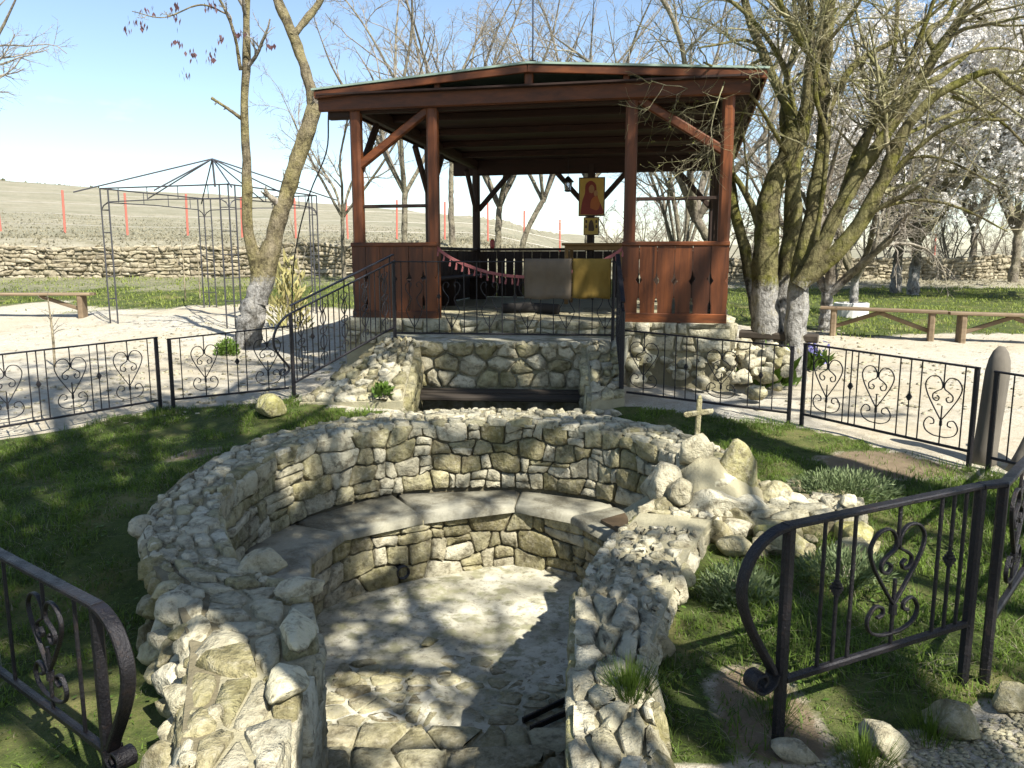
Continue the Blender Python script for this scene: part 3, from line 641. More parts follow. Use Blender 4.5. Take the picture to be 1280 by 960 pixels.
for k, (rx, ry, z) in enumerate([(.50, .36, -.05), (.38, .28, .08), (.27, .21, .18), (.15, .13, .28), (.06, .06, .34)]):
    for j in range(16): a = 2 * math.pi * j / 16; w = 1 + .25 * mnoise.noise(Vector((math.cos(a) * 2, math.sin(a) * 2, z * 5))); V.append((1.24 + math.cos(a) * rx * w, 4.93 + math.sin(a) * ry * w, z + .03 * mnoise.noise(Vector((a * 3, z * 9, 1)))))
F = [(k * 16 + j, k * 16 + (j + 1) % 16, k * 16 + 16 + (j + 1) % 16, k * 16 + 16 + j) for k in range(4) for j in range(16)] + [tuple(64 + j for j in range(16))]
obj('mortar', V, F, 'mortar', mound, True)
mb = MB(); X0, Y0, Z0 = 1.19, 5.03, .43
mb.bar((X0, Y0, Z0), (X0 + .008, Y0, Z0 + .27), .032, .028, (1, 0, 0)); o1 = mb
crs = thing('small_cross', 'small weathered stone cross standing on the rock mound', 'cross', (X0, Y0, Z0))
mb.build('upright', 'limestone', crs)
mb = MB(); mb.flat([(X0 - .075, Y0, Z0 + .165), (X0, Y0 - .001, Z0 + .178), (X0 + .085, Y0, Z0 + .188)], (0, 1, 0), .028, .035)
mb.build('crossbar', 'limestone', crs)
for dx, dz in ((-.08, .165), (.088, .188), (.008, .275)): rock('knob', (X0 + dx, Y0, Z0 + dz), (.024, .018, .024), 'limestone', crs, 77)
ruin = thing('ruin_wall', 'broken low stub of mossy stone wall beside the rock mound', 'stone wall', (1.7, 4.6, -.1))
A0, A1 = np.array((1.25, 4.60)), np.array((2.10, 4.52)); B0, B1 = np.array((1.55, 5.05)), np.array((2.25, 4.95))
def rq(u, v): return (A0 * (1 - u) + A1 * u) * (1 - v) + (B0 * (1 - u) + B1 * u) * v
V = [(*A0, -.3), (*A1, -.3), (*B1, -.3), (*B0, -.3), (*A0, .06), (*A1, .04), (*B1, .06), (*B0, .1)]
obj('mortar', V, [(0, 1, 5, 4), (1, 2, 6, 5), (2, 3, 7, 6), (3, 0, 4, 7), (4, 5, 6, 7)], 'joint_dark', ruin)
dA = nrm(A1 - A0); nA = np.array((dA[1], -dA[0]))
masonry(ruin, lambda u, v, d: np.array((*(A0 + dA * u + nA * d), -.22 + v)), (0, .85, 0, .28), .2, .14, (.03, .09), 'limestone', 91, .012, .3, .1, mats=['limestone', 'limestone_mossy', 'limestone_mossy', 'limestone_pale'])
masonry(ruin, lambda u, v, d: np.array((*rq(u / .85, v / .45), .055 + d)), (0, .85, 0, .45), .15, .1, (.02, .05), 'limestone_pale', 92, .010, .3, .1)
for k in range(22):
    a = rr.uniform(0, 1); p = A0 + (A1 - A0) * a + nA * rr.uniform(.0, .3) + rr.uniform(-.3, .15) * dA
    sz = rr.uniform(.06, .14); rock('fallen_stone', (p[0], p[1], float(ground_z(p[0], p[1])) + sz * .4), (sz, sz * rr.uniform(.7, 1.2), sz * rr.uniform(.6, 1)), rr.choice(['limestone', 'limestone_mossy', 'limestone']), ruin, 520 + k)
rock('fallen_stone', (2.06, 4.72, .12), (.10, .08, .05), 'quartz_white', ruin, 549)
for k in range(16):
    p = np.array((1.55 + .75 * k / 16, 5.45 - .35 * k / 16)) + np.array((rr.gauss(0, .05), rr.gauss(0, .05))); sz = rr.uniform(.05, .10)
    rock('fallen_stone', (p[0], p[1], float(ground_z(p[0], p[1])) + .03), (sz * 1.2, sz, sz * .7), rr.choice(['limestone', 'limestone_pale']), ruin, 560 + k)

# ------------------------------------------------------------------ spring recess, terrace, ramps
ZT = .70
terr = thing('stone_terrace', 'raised terrace with rough stone face above the dark spring opening', 'terrace', (-.1, 8.8, 0))
TP = [(-1.32, 8.62), (-1.03, 8.50), (.78, 8.42), (1.12, 8.42), (1.45, 9.35), (-1.5, 9.95)]
V = [(x, y, -.2) for x, y in TP] + [(x, y, ZT) for x, y in TP]
obj('slab', V, [tuple(range(6, 12))] + [(i, (i + 1) % 6, (i + 1) % 6 + 6, i + 6) for i in range(6)], 'render_grey', terr)
W0, W1 = np.array((-1.03, 8.50)), np.array((.78, 8.42)); dW = nrm(W1 - W0); nW = np.array((dW[1], -dW[0]))
masonry(terr, lambda u, v, d: np.array((*(W0 + dW * u + nW * (d + .02)), .21 + v)), (0, float(np.linalg.norm(W1 - W0)), 0, .49), .19, .15, (.03, .085), 'limestone_pale', 101, .010, .34, .1, inset=.78, mats=['limestone', 'limestone_pale'])
for k in range(17):
    u = k / 16; p = W0 + (W1 - W0) * u + nW * .04; rock('edge_stone', (p[0], p[1], ZT - .03), (.085, .07, .05), 'limestone_pale', terr, 580 + k)
# bilinear rubble ramps either side of the recess
def patch(P, name, label, su, sv, seed, mat):
    P = [np.array(p, float) for p in P]
    th_ = thing(name, label, 'stone slope', ((P[0] + P[3]) / 2 - np.array((0, 0, .2))))
    f = lambda u, v: (P[0] * (1 - u) + P[1] * u) * (1 - v) + (P[3] * (1 - u) + P[2] * u) * v
    n_ = nrm(np.cross(P[1] - P[0], P[3] - P[0])); n_ = n_ if n_[2] > 0 else -n_
    G = [f(u, v) for v in np.linspace(0, 1, 5) for u in np.linspace(0, 1, 5)]
    V = G + [g * np.array((1, 1, 0)) - np.array((0, 0, .1)) for g in G]
    F = [(j * 5 + i, j * 5 + i + 1, j * 5 + i + 6, j * 5 + i + 5) for j in range(4) for i in range(4)]
    bd = list(range(5)) + [9, 14, 19, 24] + [23, 22, 21, 20] + [15, 10, 5]
    F += [(bd[i], bd[(i + 1) % 16], bd[(i + 1) % 16] + 25, bd[i] + 25) for i in range(16)]
    obj('mortar', V, F, 'mortar', th_)
    Lu = np.linalg.norm(P[1] - P[0]); Lv = (np.linalg.norm(P[3] - P[0]) + np.linalg.norm(P[2] - P[1])) / 2
    masonry(th_, lambda u, v, d: f(u / Lu, v / Lv) + n_ * d, (0, Lu, 0, Lv), su, sv, (.02, .06), mat, seed, .010, .3, .1, mats=['limestone', 'limestone_pale'])
    return th_, P
rl, PL = patch([(-2.05, 7.60, .20), (-1.36, 8.70, .70), (-1.02, 8.50, .70), (-1.02, 7.36, .26)], 'rubble_slope', 'rubble stone slope climbing beside the sloping black handrail', .13, .11, 111, 'limestone_pale')
rp, PR = patch([(1.08, 7.55, .25), (1.14, 8.45, .70), (.78, 8.42, .70), (.74, 7.36, .26)], 'rubble_slope', 'narrow rubble stone slope beside the spring under edge on railing', .12, .11, 112, 'limestone_pale')
for (th_, a, b, sgn, sd) in ((rl, (-1.02, 7.36), (-1.02, 8.50), 1, 121), (rp, (.74, 7.36), (.78, 8.42), -1, 122)):
    a, b = np.array(a), np.array(b); L = float(np.linalg.norm(b - a)); dd = nrm(b - a); n_ = np.array((dd[1], -dd[0])) * sgn
    masonry(th_, lambda u, v, d, a=a, dd=dd, n_=n_, L=L: np.array((*(a + dd * u + n_ * (d + .02)), -.3 + v * (.55 + .44 * u / L) / .5)), (0, L, 0, .5), .17, .14, (.02, .06), 'limestone', sd, .008, .3, .1)
V = [(-1.05, 7.3, -.85), (.8, 7.3, -.85), (.82, 8.46, -.85), (-1.06, 8.46, -.85)]
o = obj('spring_basin', V + [(v[0], v[1], -1.0) for v in V], [(0, 1, 2, 3), (0, 4, 5, 1), (1, 5, 6, 2), (2, 6, 7, 3), (3, 7, 4, 0)], 'void_shade'); tag(o, 'bottom of the spring opening behind the pit rim, coloured near black as shade', 'basin'); 
cov = thing('plank_cover', 'two dark weathered planks laid across the spring opening', 'planks', (-.1, 8.3, 0))
for k, (y, z) in enumerate([(8.31, .175), (8.09, .155)]):
    mb = MB(); mb.bar((-1.02, y + .02, z + .015), (.79, y - .03, z), .20, .045, (0, 1, 0)); mb.build('plank', 'old_plank', cov)
for k in range(26):
    x = -1.25 + 2.2 * k / 25; p = (x + rr.gauss(0, .03), 7.33 + rr.gauss(0, .04)); sz = rr.uniform(.04, .07)
    rock('edge_stone', (p[0], p[1], .155), (sz * 1.2, sz, sz * .8), 'limestone_pale', ring, 600 + k)
rock('mossy_boulder', (-2.25, 7.35, .22), (.24, .16, .13), 'limestone_mossy', None, 640); tag(bpy.data.objects['mossy_boulder'], 'yellow mossed boulder lying on the lawn by the left handrail foot', 'boulder')

# gazebo platform
GA = R(12.5); GU = np.array((math.cos(GA), -math.sin(GA), 0)); GV = np.array((math.sin(GA), math.cos(GA), 0)); GO = np.array((-1.857, 9.9, .85)); GW, GD = 4.29, 5.5
def G(x, y, z): return GO + GU * x + GV * y + np.array((0, 0, z))
plat = thing('stone_platform', 'stone platform with flagged floor carrying the wooden gazebo', 'platform', G(2.1, 2.7, -.85))
C = [G(-.12, -.22, 0), G(GW + .12, -.22, 0), G(GW + .12, GD + .2, 0), G(-.12, GD + .2, 0)]
V = [c - np.array((0, 0, .015)) for c in C] + [c - np.array((0, 0, 1.0)) for c in C]
obj('mortar', V, [(0, 1, 2, 3), (0, 4, 5, 1), (1, 5, 6, 2), (2, 6, 7, 3), (3, 7, 4, 0)], 'mortar', plat)
courses(plat, lambda u, v, d: G(-.12 + u, -.22 - d, -.8 + v), (0, GW + .24, .5, .82), .24, .15, (.02, .06), 'limestone_pale', 131, .010)
masonry(plat, lambda u, v, d: G(GW + .12 + d, -.22 + u, -.8 + v), (0, 3.5, 0, .82), .28, .18, (.02, .08), 'limestone_pale', 132, .012, .3, .1)
masonry(plat, lambda u, v, d: G(-.12 + u, -.25 + v, d), (0, GW + .24, 0, 2.6), .5, .42, (.008, .014), 'flagstone', 133, .008, .3, .1, name='flag', rough=.002, inset=.95)
heap = thing('rubble_heap', 'loose pale rubble heaped against the platform corner by the trees', 'rubble', (2.2, 8.9, .1))
for k in range(70):
    u = rr.random(); w = abs(rr.gauss(0, .35)); p = np.array((1.25 + 1.75 * u, 9.0 - .35 * u - w + .15)); sz = rr.uniform(.05, .13)
    zz = .22 + max(0, .42 - w * .8); rock('rubble_stone', (p[0], p[1], zz), (sz * 1.3, sz, sz * .8), rr.choice(['limestone_pale', 'limestone_pale', 'limestone', 'quartz_white']), heap, 660 + k)
for k in range(30):
    p = G(GW + .2 + abs(rr.gauss(0, .3)), rr.uniform(-.3, 1.6), 0); sz = rr.uniform(.07, .15); rock('rubble_stone', (p[0], p[1], .25 + rr.uniform(0, .3)), (sz * 1.3, sz, sz * .8), 'limestone_pale', heap, 740 + k)

# ------------------------------------------------------------------ wooden gazebo
gz = thing('wooden_gazebo', 'dark red wooden gazebo with low gable roof on stone platform', 'gazebo', G(2.1, 2.7, 0))
def gbar(name, a, b, w, h, mat, nv=None, parent=None):
    mb = MB(); mb.bar(G(*a), G(*b), w, h, GV if nv is None else nv); return mb.build(name, mat, parent or gz)
RT = .12      # roof drops this much towards the back
def zr(y): return -RT * y / 5.5
posts = [(0, 0), (.952, 0), (3.26, 0), (GW, 0), (0, 2.75), (GW, 2.75), (0, GD), (2.15, GD), (GW, GD)]
for x, y in posts: gbar('post', (x, y, -.01), (x, y, 2.5 + zr(y)), .13, .13, 'red_wood_v' if y == 0 else 'dark_boards')  # posts behind the front row get the shade-darkened wood
gbar('front_beam', (-.42, -.085, 2.535), (4.50, -.085, 2.535), .07, .19, 'red_wood_h'); gbar('top_plate', (-.10, .02, 2.46), (4.4, .02, 2.46), .10, .09, 'shaded_wood')
gbar('back_beam', (-.42, GD, 2.37), (4.6, GD, 2.37), .12, .30, 'shaded_wood')
for x in (0, GW): gbar('side_beam', (x, -.1, 2.52), (x, GD + .1, 2.40), .12, .16, 'shaded_wood', GU)
gbar('corner_block', (-.34, .02, 2.42), (-.02, .02, 2.42), .12, .12, 'shaded_wood')
# ceiling planks across, each its own board
nb = 24
for k in range(nb):
    y0 = -.22 + (GD + .55) * k / nb; w = (GD + .55) / nb - .008
    V = [G(x, y, z + zr(y)) for z in (2.60, 2.620) for (x, y) in ((-.40, y0), (4.62, y0), (4.62, y0 + w), (-.40, y0 + w))]
    obj('ceiling_plank', V, [(0, 3, 2, 1), (4, 5, 6, 7), (0, 1, 5, 4), (1, 2, 6, 5), (2, 3, 7, 6), (3, 0, 4, 7)], 'shaded_wood', gz)
for y in (1.1, 2.2, 3.3, 4.4): gbar('cross_beam', (-.1, y, 2.56 + zr(y)), (4.4, y, 2.56 + zr(y)), .08, .10, 'shaded_wood')
# roof: two sheets, fascia, king posts
XL, XM, XR = -.46, 2.12, 4.68; ZE, ZRr = 2.66, 2.835; Y0r, Y1r = -.22, GD + .40
for (xa, za, xb, zb) in ((XL, ZE, XM, ZRr), (XM, ZRr, XR, ZE)):
    V = [G(x, y, z + dz + zr(y)) for dz in (0, .022) for (x, y, z) in ((xa, Y0r, za), (xb, Y0r, zb), (xb, Y1r, zb), (xa, Y1r, za))]
    obj('roof_sheet', V, [(0, 3, 2, 1), (4, 5, 6, 7), (0, 1, 5, 4), (1, 2, 6, 5), (2, 3, 7, 6), (3, 0, 4, 7)], 'roof_sheet', gz)
    gbar('fascia', (xa + (.03 if xa == XL else .004), Y0r + .03, za - .045), (xb - (.03 if xb == XR else .004), Y0r + .03, zb - .045), .035, .085, 'red_wood_h')
    gbar('fascia', (xa + .03 if xa == XL else xa + .01, Y1r - .03, za - .05 + zr(Y1r)), (xb - .03 if xb == XR else xb - .01, Y1r - .03, zb - .05 + zr(Y1r)), .035, .085, 'shaded_wood')
for x in (XL + .03, XR - .03): gbar('eave_board', (x, Y0r + .06, ZE - .045), (x, Y1r - .06, ZE - .045 + zr(Y1r)), .03, .08, 'red_wood_h', GU)
gbar('king_post', (XM, -.11, 2.632), (XM, -.11, 2.80), .10, .06, 'red_wood_v', GU); gbar('king_post', (1.05, -.11, 2.632), (1.05, -.11, 2.72), .07, .05, 'red_wood_v', GU); gbar('king_post', (3.2, -.11, 2.632), (3.2, -.11, 2.72), .07, .05, 'red_wood_v', GU)
for a, b in (((.04, 0, 1.82), (.93, 0, 2.45)), ((4.25, 0, 1.88), (3.32, 0, 2.46))): gbar('brace', a, b, .075, .10, 'red_wood_h')
for x, y, dx, dy in ((0, 0, 0, 1), (0, 2.75, 0, 1), (0, 2.75, 0, -1), (0, GD, 0, -1), (0, GD, 1, 0), (2.15, GD, 1, 0), (2.15, GD, -1, 0), (GW, GD, -1, 0), (GW, GD, 0, -1), (GW, 2.75, 0, 1), (GW, 2.75, 0, -1), (GW, 0, 0, 1)):
    a = .05; gbar('brace', (x + dx * a, y + dy * a, 1.72 + zr(y)), (x + dx * .65, y + dy * .65, 2.38 + zr(y)), .07, .09, 'dark_boards', GV if dx else GU)
gbar('middle_rail', (.07, 0, 1.34), (.89, 0, 1.34), .035, .04, 'dark_boards'); gbar('middle_rail', (3.33, 0, 1.38), (4.22, 0, 1.38), .035, .04, 'dark_boards')
# parapet boards with notched edges (fret slots)
def board(x0, x1, y, z0, z1, thick, mat, side='x', notch=True, xpos=0, seed=0):
    rs = random.Random(seed); H_ = z1 - z0
    if notch:
        dz = rs.uniform(.545, .585) * H_; sz = rs.uniform(.08, .14) * H_
        pr = [(0, 0), (0, sz), (.014, sz + .01), (.014, sz + rs.uniform(.06, .17)), (0, sz + .19), (0, dz - .05), (.008, dz - .04), (.034, dz), (.010, dz + .035), (.006, dz + .07), (0, dz + .08), (0, H_)]
    else:
        pr = [(.0, 0), (0, H_ * .40), (.012, H_ * .42), (.012, H_ * .82), (0, H_ * .84), (0, H_)]
    L = [(x0 + .003 + a, z0 + b) for a, b in pr]; Rr = [(x1 - .003 - a, z0 + b) for a, b in pr]; y = y + rs.uniform(-.005, .005); xpos = xpos + rs.uniform(-.005, .005)
    k = len(pr); V = []
    for d in (-thick / 2, thick / 2):
        for q in L + Rr: V.append(G(q[0], y + d, q[1]) if side == 'x' else G(xpos + d, q[0], q[1]))
    F = []
    for i in range(k - 1):
        F += [(i, k + i, k + i + 1, i + 1), (2 * k + i + 1, 3 * k + i + 1, 3 * k + i, 2 * k + i), (i, i + 1, 2 * k + i + 1, 2 * k + i), (k + i + 1, k + i, 3 * k + i, 3 * k + i + 1)]
    F += [(0, 2 * k, 3 * k, k), (k - 1, 2 * k - 1, 4 * k - 1, 3 * k - 1)]
    return obj('board', V, F, mat, gz)
def boards(x0, x1, n, y, mat, side='x', notch=True, xpos=0, seed=0, z0=0.0, z1=.86):
    for k in range(n): board(x0 + (x1 - x0) * k / n, x0 + (x1 - x0) * (k + 1) / n, y, z0, z1, .026, mat, side, notch, xpos, seed + k)
boards(-.065, 1.02, 6, -.085, 'red_wood_v', seed=1); gbar('cap_rail', (-.07, -.08, .885), (1.02, -.08, .885), .07, .05, 'red_wood_h')
boards(3.19, 4.36, 6, -.085, 'red_wood_v', seed=11); gbar('cap_rail', (3.19, -.08, .885), (4.36, -.08, .885), .07, .05, 'red_wood_h'); gbar('foot_rail', (3.195, -.115, .06), (4.355, -.115, .06), .03, .11, 'red_wood_h'); gbar('foot_rail', (-.06, -.115, .05), (1.015, -.115, .05), .03, .09, 'red_wood_h')
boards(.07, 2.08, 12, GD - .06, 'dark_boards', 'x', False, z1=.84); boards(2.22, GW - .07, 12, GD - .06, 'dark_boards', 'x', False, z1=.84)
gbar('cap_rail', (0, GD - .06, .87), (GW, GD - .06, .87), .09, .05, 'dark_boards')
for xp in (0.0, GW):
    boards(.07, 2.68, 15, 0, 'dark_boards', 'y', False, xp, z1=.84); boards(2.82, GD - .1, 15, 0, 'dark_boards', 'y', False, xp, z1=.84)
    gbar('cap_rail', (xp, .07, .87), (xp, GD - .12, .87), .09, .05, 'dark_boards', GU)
mb = MB(); mb.tube([G(XM, .1, 2.83), G(XM, .1, 4.4)], .008, 5); rod = thing('lightning_rod', 'thin lightning rod rising from the gazebo ridge', 'rod', G(XM, .1, 2.88))
mb.build('mast', 'iron_thin', rod); mb = MB(); mb.bar(G(XM, .1, 2.83), G(XM, .1, 2.94), .07, .07, GV); mb.build('base', 'iron_thin', rod)

# things in and on the gazebo
sb = thing('garden_bench', 'low dark bench inside the gazebo along the board wall', 'bench', G(.5, 2.4, 0))
mb = MB(); mb.bar(G(.32, .5, .42), G(.32, 4.6, .42), .34, .04, GU); mb.build('seat', 'dark_boards', sb)
for y in (.7, 2.5, 4.4):
    mb = MB(); mb.bar(G(.32, y, 0), G(.32, y, .40), .30, .05, GU); mb.build('leg', 'dark_boards', sb)
tb = thing('altar_table', 'honey coloured wooden table inside the gazebo below the icons', 'table', G(2.75, 4.2, 0))
tx0, tx1, ty0, ty1 = 1.98, 2.95, 3.2, 3.85
mb = MB(); mb.bar(G(tx0, (ty0 + ty1) / 2, .93), G(tx1, (ty0 + ty1) / 2, .93), ty1 - ty0, .04, GV); mb.build('table_top', 'table_wood', tb)
mb = MB(); mb.bar(G(tx0 + .06, ty0 + .06, .875), G(tx1 - .06, ty0 + .06, .875), .025, .07, GV); mb.build('apron', 'table_wood', tb)
for x in (tx0 + .07, tx1 - .07):
    for y in (ty0 + .07, ty1 - .07): mb = MB(); mb.bar(G(x, y, 0), G(x, y, .91), .06, .06, GV); mb.build('leg', 'table_wood', tb)
ic = thing('icon_painting', 'large gold icon of a red robed figure holding a child', 'painting', G(2.15, GD - .10, 1.25))
def panel(parent, name, x0, x1, z0, z1, y, th_, mat): mb = MB(); mb.bar(G((x0 + x1) / 2, y, z0), G((x0 + x1) / 2, y, z1), x1 - x0, th_, GU); return mb.build(name, mat, parent)
def blob(parent, name, pts, y, mat):
    P = catmull(pts + [pts[0]], 3)[:-1]; n_ = len(P); V = [G(p[0], y, p[1]) for p in P] + [G(p[0], y + .004, p[1]) for p in P]
    return obj(name, V, [tuple(range(n_)), tuple(range(2 * n_ - 1, n_ - 1, -1))] + [(i, i + n_, (i + 1) % n_ + n_, (i + 1) % n_) for i in range(n_)], mat, parent)
yI = GD - .095; ix, iz = 2.17, 1.46
panel(ic, 'board', ix - .235, ix + .235, iz, iz + .68, yI, .03, 'icon_brown'); panel(ic, 'gilt_ground', ix - .215, ix + .215, iz + .02, iz + .66, yI - .018, .006, 'gold_paint')
blob(ic, 'robe', [(ix - .20, iz + .03), (ix - .17, iz + .25), (ix - .12, iz + .40), (ix - .11, iz + .55), (ix - .02, iz + .62), (ix + .07, iz + .56), (ix + .09, iz + .45), (ix + .12, iz + .30), (ix + .19, iz + .15), (ix + .19, iz + .03)], yI - .027, 'icon_red')
blob(ic, 'head', [(ix - .045, iz + .42), (ix - .05, iz + .50), (ix - .0, iz + .55), (ix + .045, iz + .50), (ix + .04, iz + .43), (ix, iz + .40)], yI - .033, 'icon_skin')
blob(ic, 'small_head', [(ix + .045, iz + .36), (ix + .04, iz + .42), (ix + .075, iz + .45), (ix + .11, iz + .42), (ix + .105, iz + .37), (ix + .075, iz + .345)], yI - .037, 'icon_skin')
blob(ic, 'small_robe', [(ix - .02, iz + .14), (ix - .01, iz + .27), (ix + .05, iz + .34), (ix + .11, iz + .33), (ix + .15, iz + .20), (ix + .10, iz + .10)], yI - .033, 'icon_orange')
ic2 = thing('icon_painting', 'small gold icon with a dark standing figure hung below the large one', 'painting', G(2.15, GD - .10, .98)); iz2 = 1.12
panel(ic2, 'board', ix - .14, ix + .14, iz2, iz2 + .32, yI, .025, 'icon_brown'); panel(ic2, 'gilt_ground', ix - .125, ix + .125, iz2 + .015, iz2 + .305, yI - .015, .006, 'gold_paint')
blob(ic2, 'figure', [(ix - .05, iz2 + .08), (ix - .045, iz2 + .18), (ix - .02, iz2 + .26), (ix + .02, iz2 + .26), (ix + .045, iz2 + .18), (ix + .05, iz2 + .08)], yI - .024, 'icon_brown')
for k, (dx, dz) in enumerate(((-.09, .24), (.09, .24), (-.095, .15), (.095, .15))): blob(ic2, 'small_figure', [(ix + dx - .018, iz2 + dz - .02), (ix + dx - .01, iz2 + dz + .03), (ix + dx + .012, iz2 + dz + .028), (ix + dx + .018, iz2 + dz - .02)], yI - .022, 'icon_brown')
# lantern
lx, ly, lz = 1.86, 4.6, 1.93 + zr(4.6)
lt = thing('hanging_lantern', 'small black glazed lantern hanging from the gazebo ceiling', 'lantern', G(lx, ly, lz))
def lathe(parent, name, prof, mat, c, sides=6):
    V = []; 
    for r_, z in prof:
        for j in range(sides): a = 2 * math.pi * j / sides; V.append(np.array(c) + np.array((r_ * math.cos(a), r_ * math.sin(a), z)))
    F = [(k * sides + j, k * sides + (j + 1) % sides, (k + 1) * sides + (j + 1) % sides, (k + 1) * sides + j) for k in range(len(prof) - 1) for j in range(sides)] + [tuple(range(sides - 1, -1, -1)), tuple((len(prof) - 1) * sides + j for j in range(sides))]
    return obj(name, V, F, mat, parent)
cL = G(lx, ly, lz)
lathe(lt, 'base', [(.03, 0), (.06, .01), (.06, .03)], 'iron_thin', cL); lathe(lt, 'glass', [(.045, .03), (.06, .16)], 'lamp_glass', cL); lathe(lt, 'cap', [(.10, .16), (.095, .175), (.035, .24), (.015, .26)], 'iron_thin', cL)
for j in range(6): a = 2 * math.pi * j / 6; mb = MB(); mb.tube([cL + np.array((.05 * math.cos(a), .05 * math.sin(a), .03)), cL + np.array((.068 * math.cos(a), .068 * math.sin(a), .165))], .006, 4); mb.build('bar', 'iron_thin', lt)
mb = MB(); mb.tube([cL + np.array((0, 0, .25)), G(lx, ly, 2.6)], .004, 4); mb.build('chain', 'iron_thin', lt)
cd = G(.32, GD - .06, .895); lathe(tag(thing('candle', 'red glass grave candle standing on the back rail of the gazebo', 'candle', cd), 'red glass grave candle standing on the back rail of the gazebo') and bpy.data.objects['candle'], 'cup', [(.035, 0), (.045, .02), (.045, .13), (.03, .15)], 'candle_red', cd, 10)
lathe(bpy.data.objects['candle'], 'lid', [(.033, .151), (.03, .17), (.01, .18)], 'gold_paint', cd, 10)
# garland with tassels across the opening
def sag(u): x = .98 + (3.24 - .98) * u; return np.array((x, .88 - .37 * (1 - (2 * u - 1) ** 2) ** .8))
ga = thing('fringed_garland', 'dark red fringed ribbon sagging across the gazebo entrance', 'garland', G(2.1, -.05, .5))
us = np.linspace(0, 1, 40); mb = MB()
P = [G(sag(u)[0], -.09 + .01 * math.sin(u * 40), sag(u)[1]) for u in us]; mb.flat(P, GV, .010, .036); mb.build('ribbon', 'garland_red', ga)
for k, u in enumerate(np.linspace(.02, .98, 30)):
    x, z = sag(u); L_ = rr.uniform(.05, .075); mb = MB()
    mb.tube([G(x, -.095, z - .02), G(x + .004, -.10, z - .045), G(x + rr.uniform(-.01, .01), -.1, z - .03 - L_)], [.004, .009, .013], 5); mb.build('tassel', 'garland_red', ga)
rug = obj('rolled_mat', *(lambda m: (m.V, m.F))((lambda m: (m.tube([G(1.55, 1.0, .07), G(1.9, 1.05, .075), G(2.3, 1.0, .07)], [.065, .075, .066], 10), m)[1])(MB())), 'dark_fabric', None, True); tag(rug, 'dark rolled mat lying on the gazebo floor behind the railing', 'mat'); recenter(rug, G(1.9, 1.0, 0))

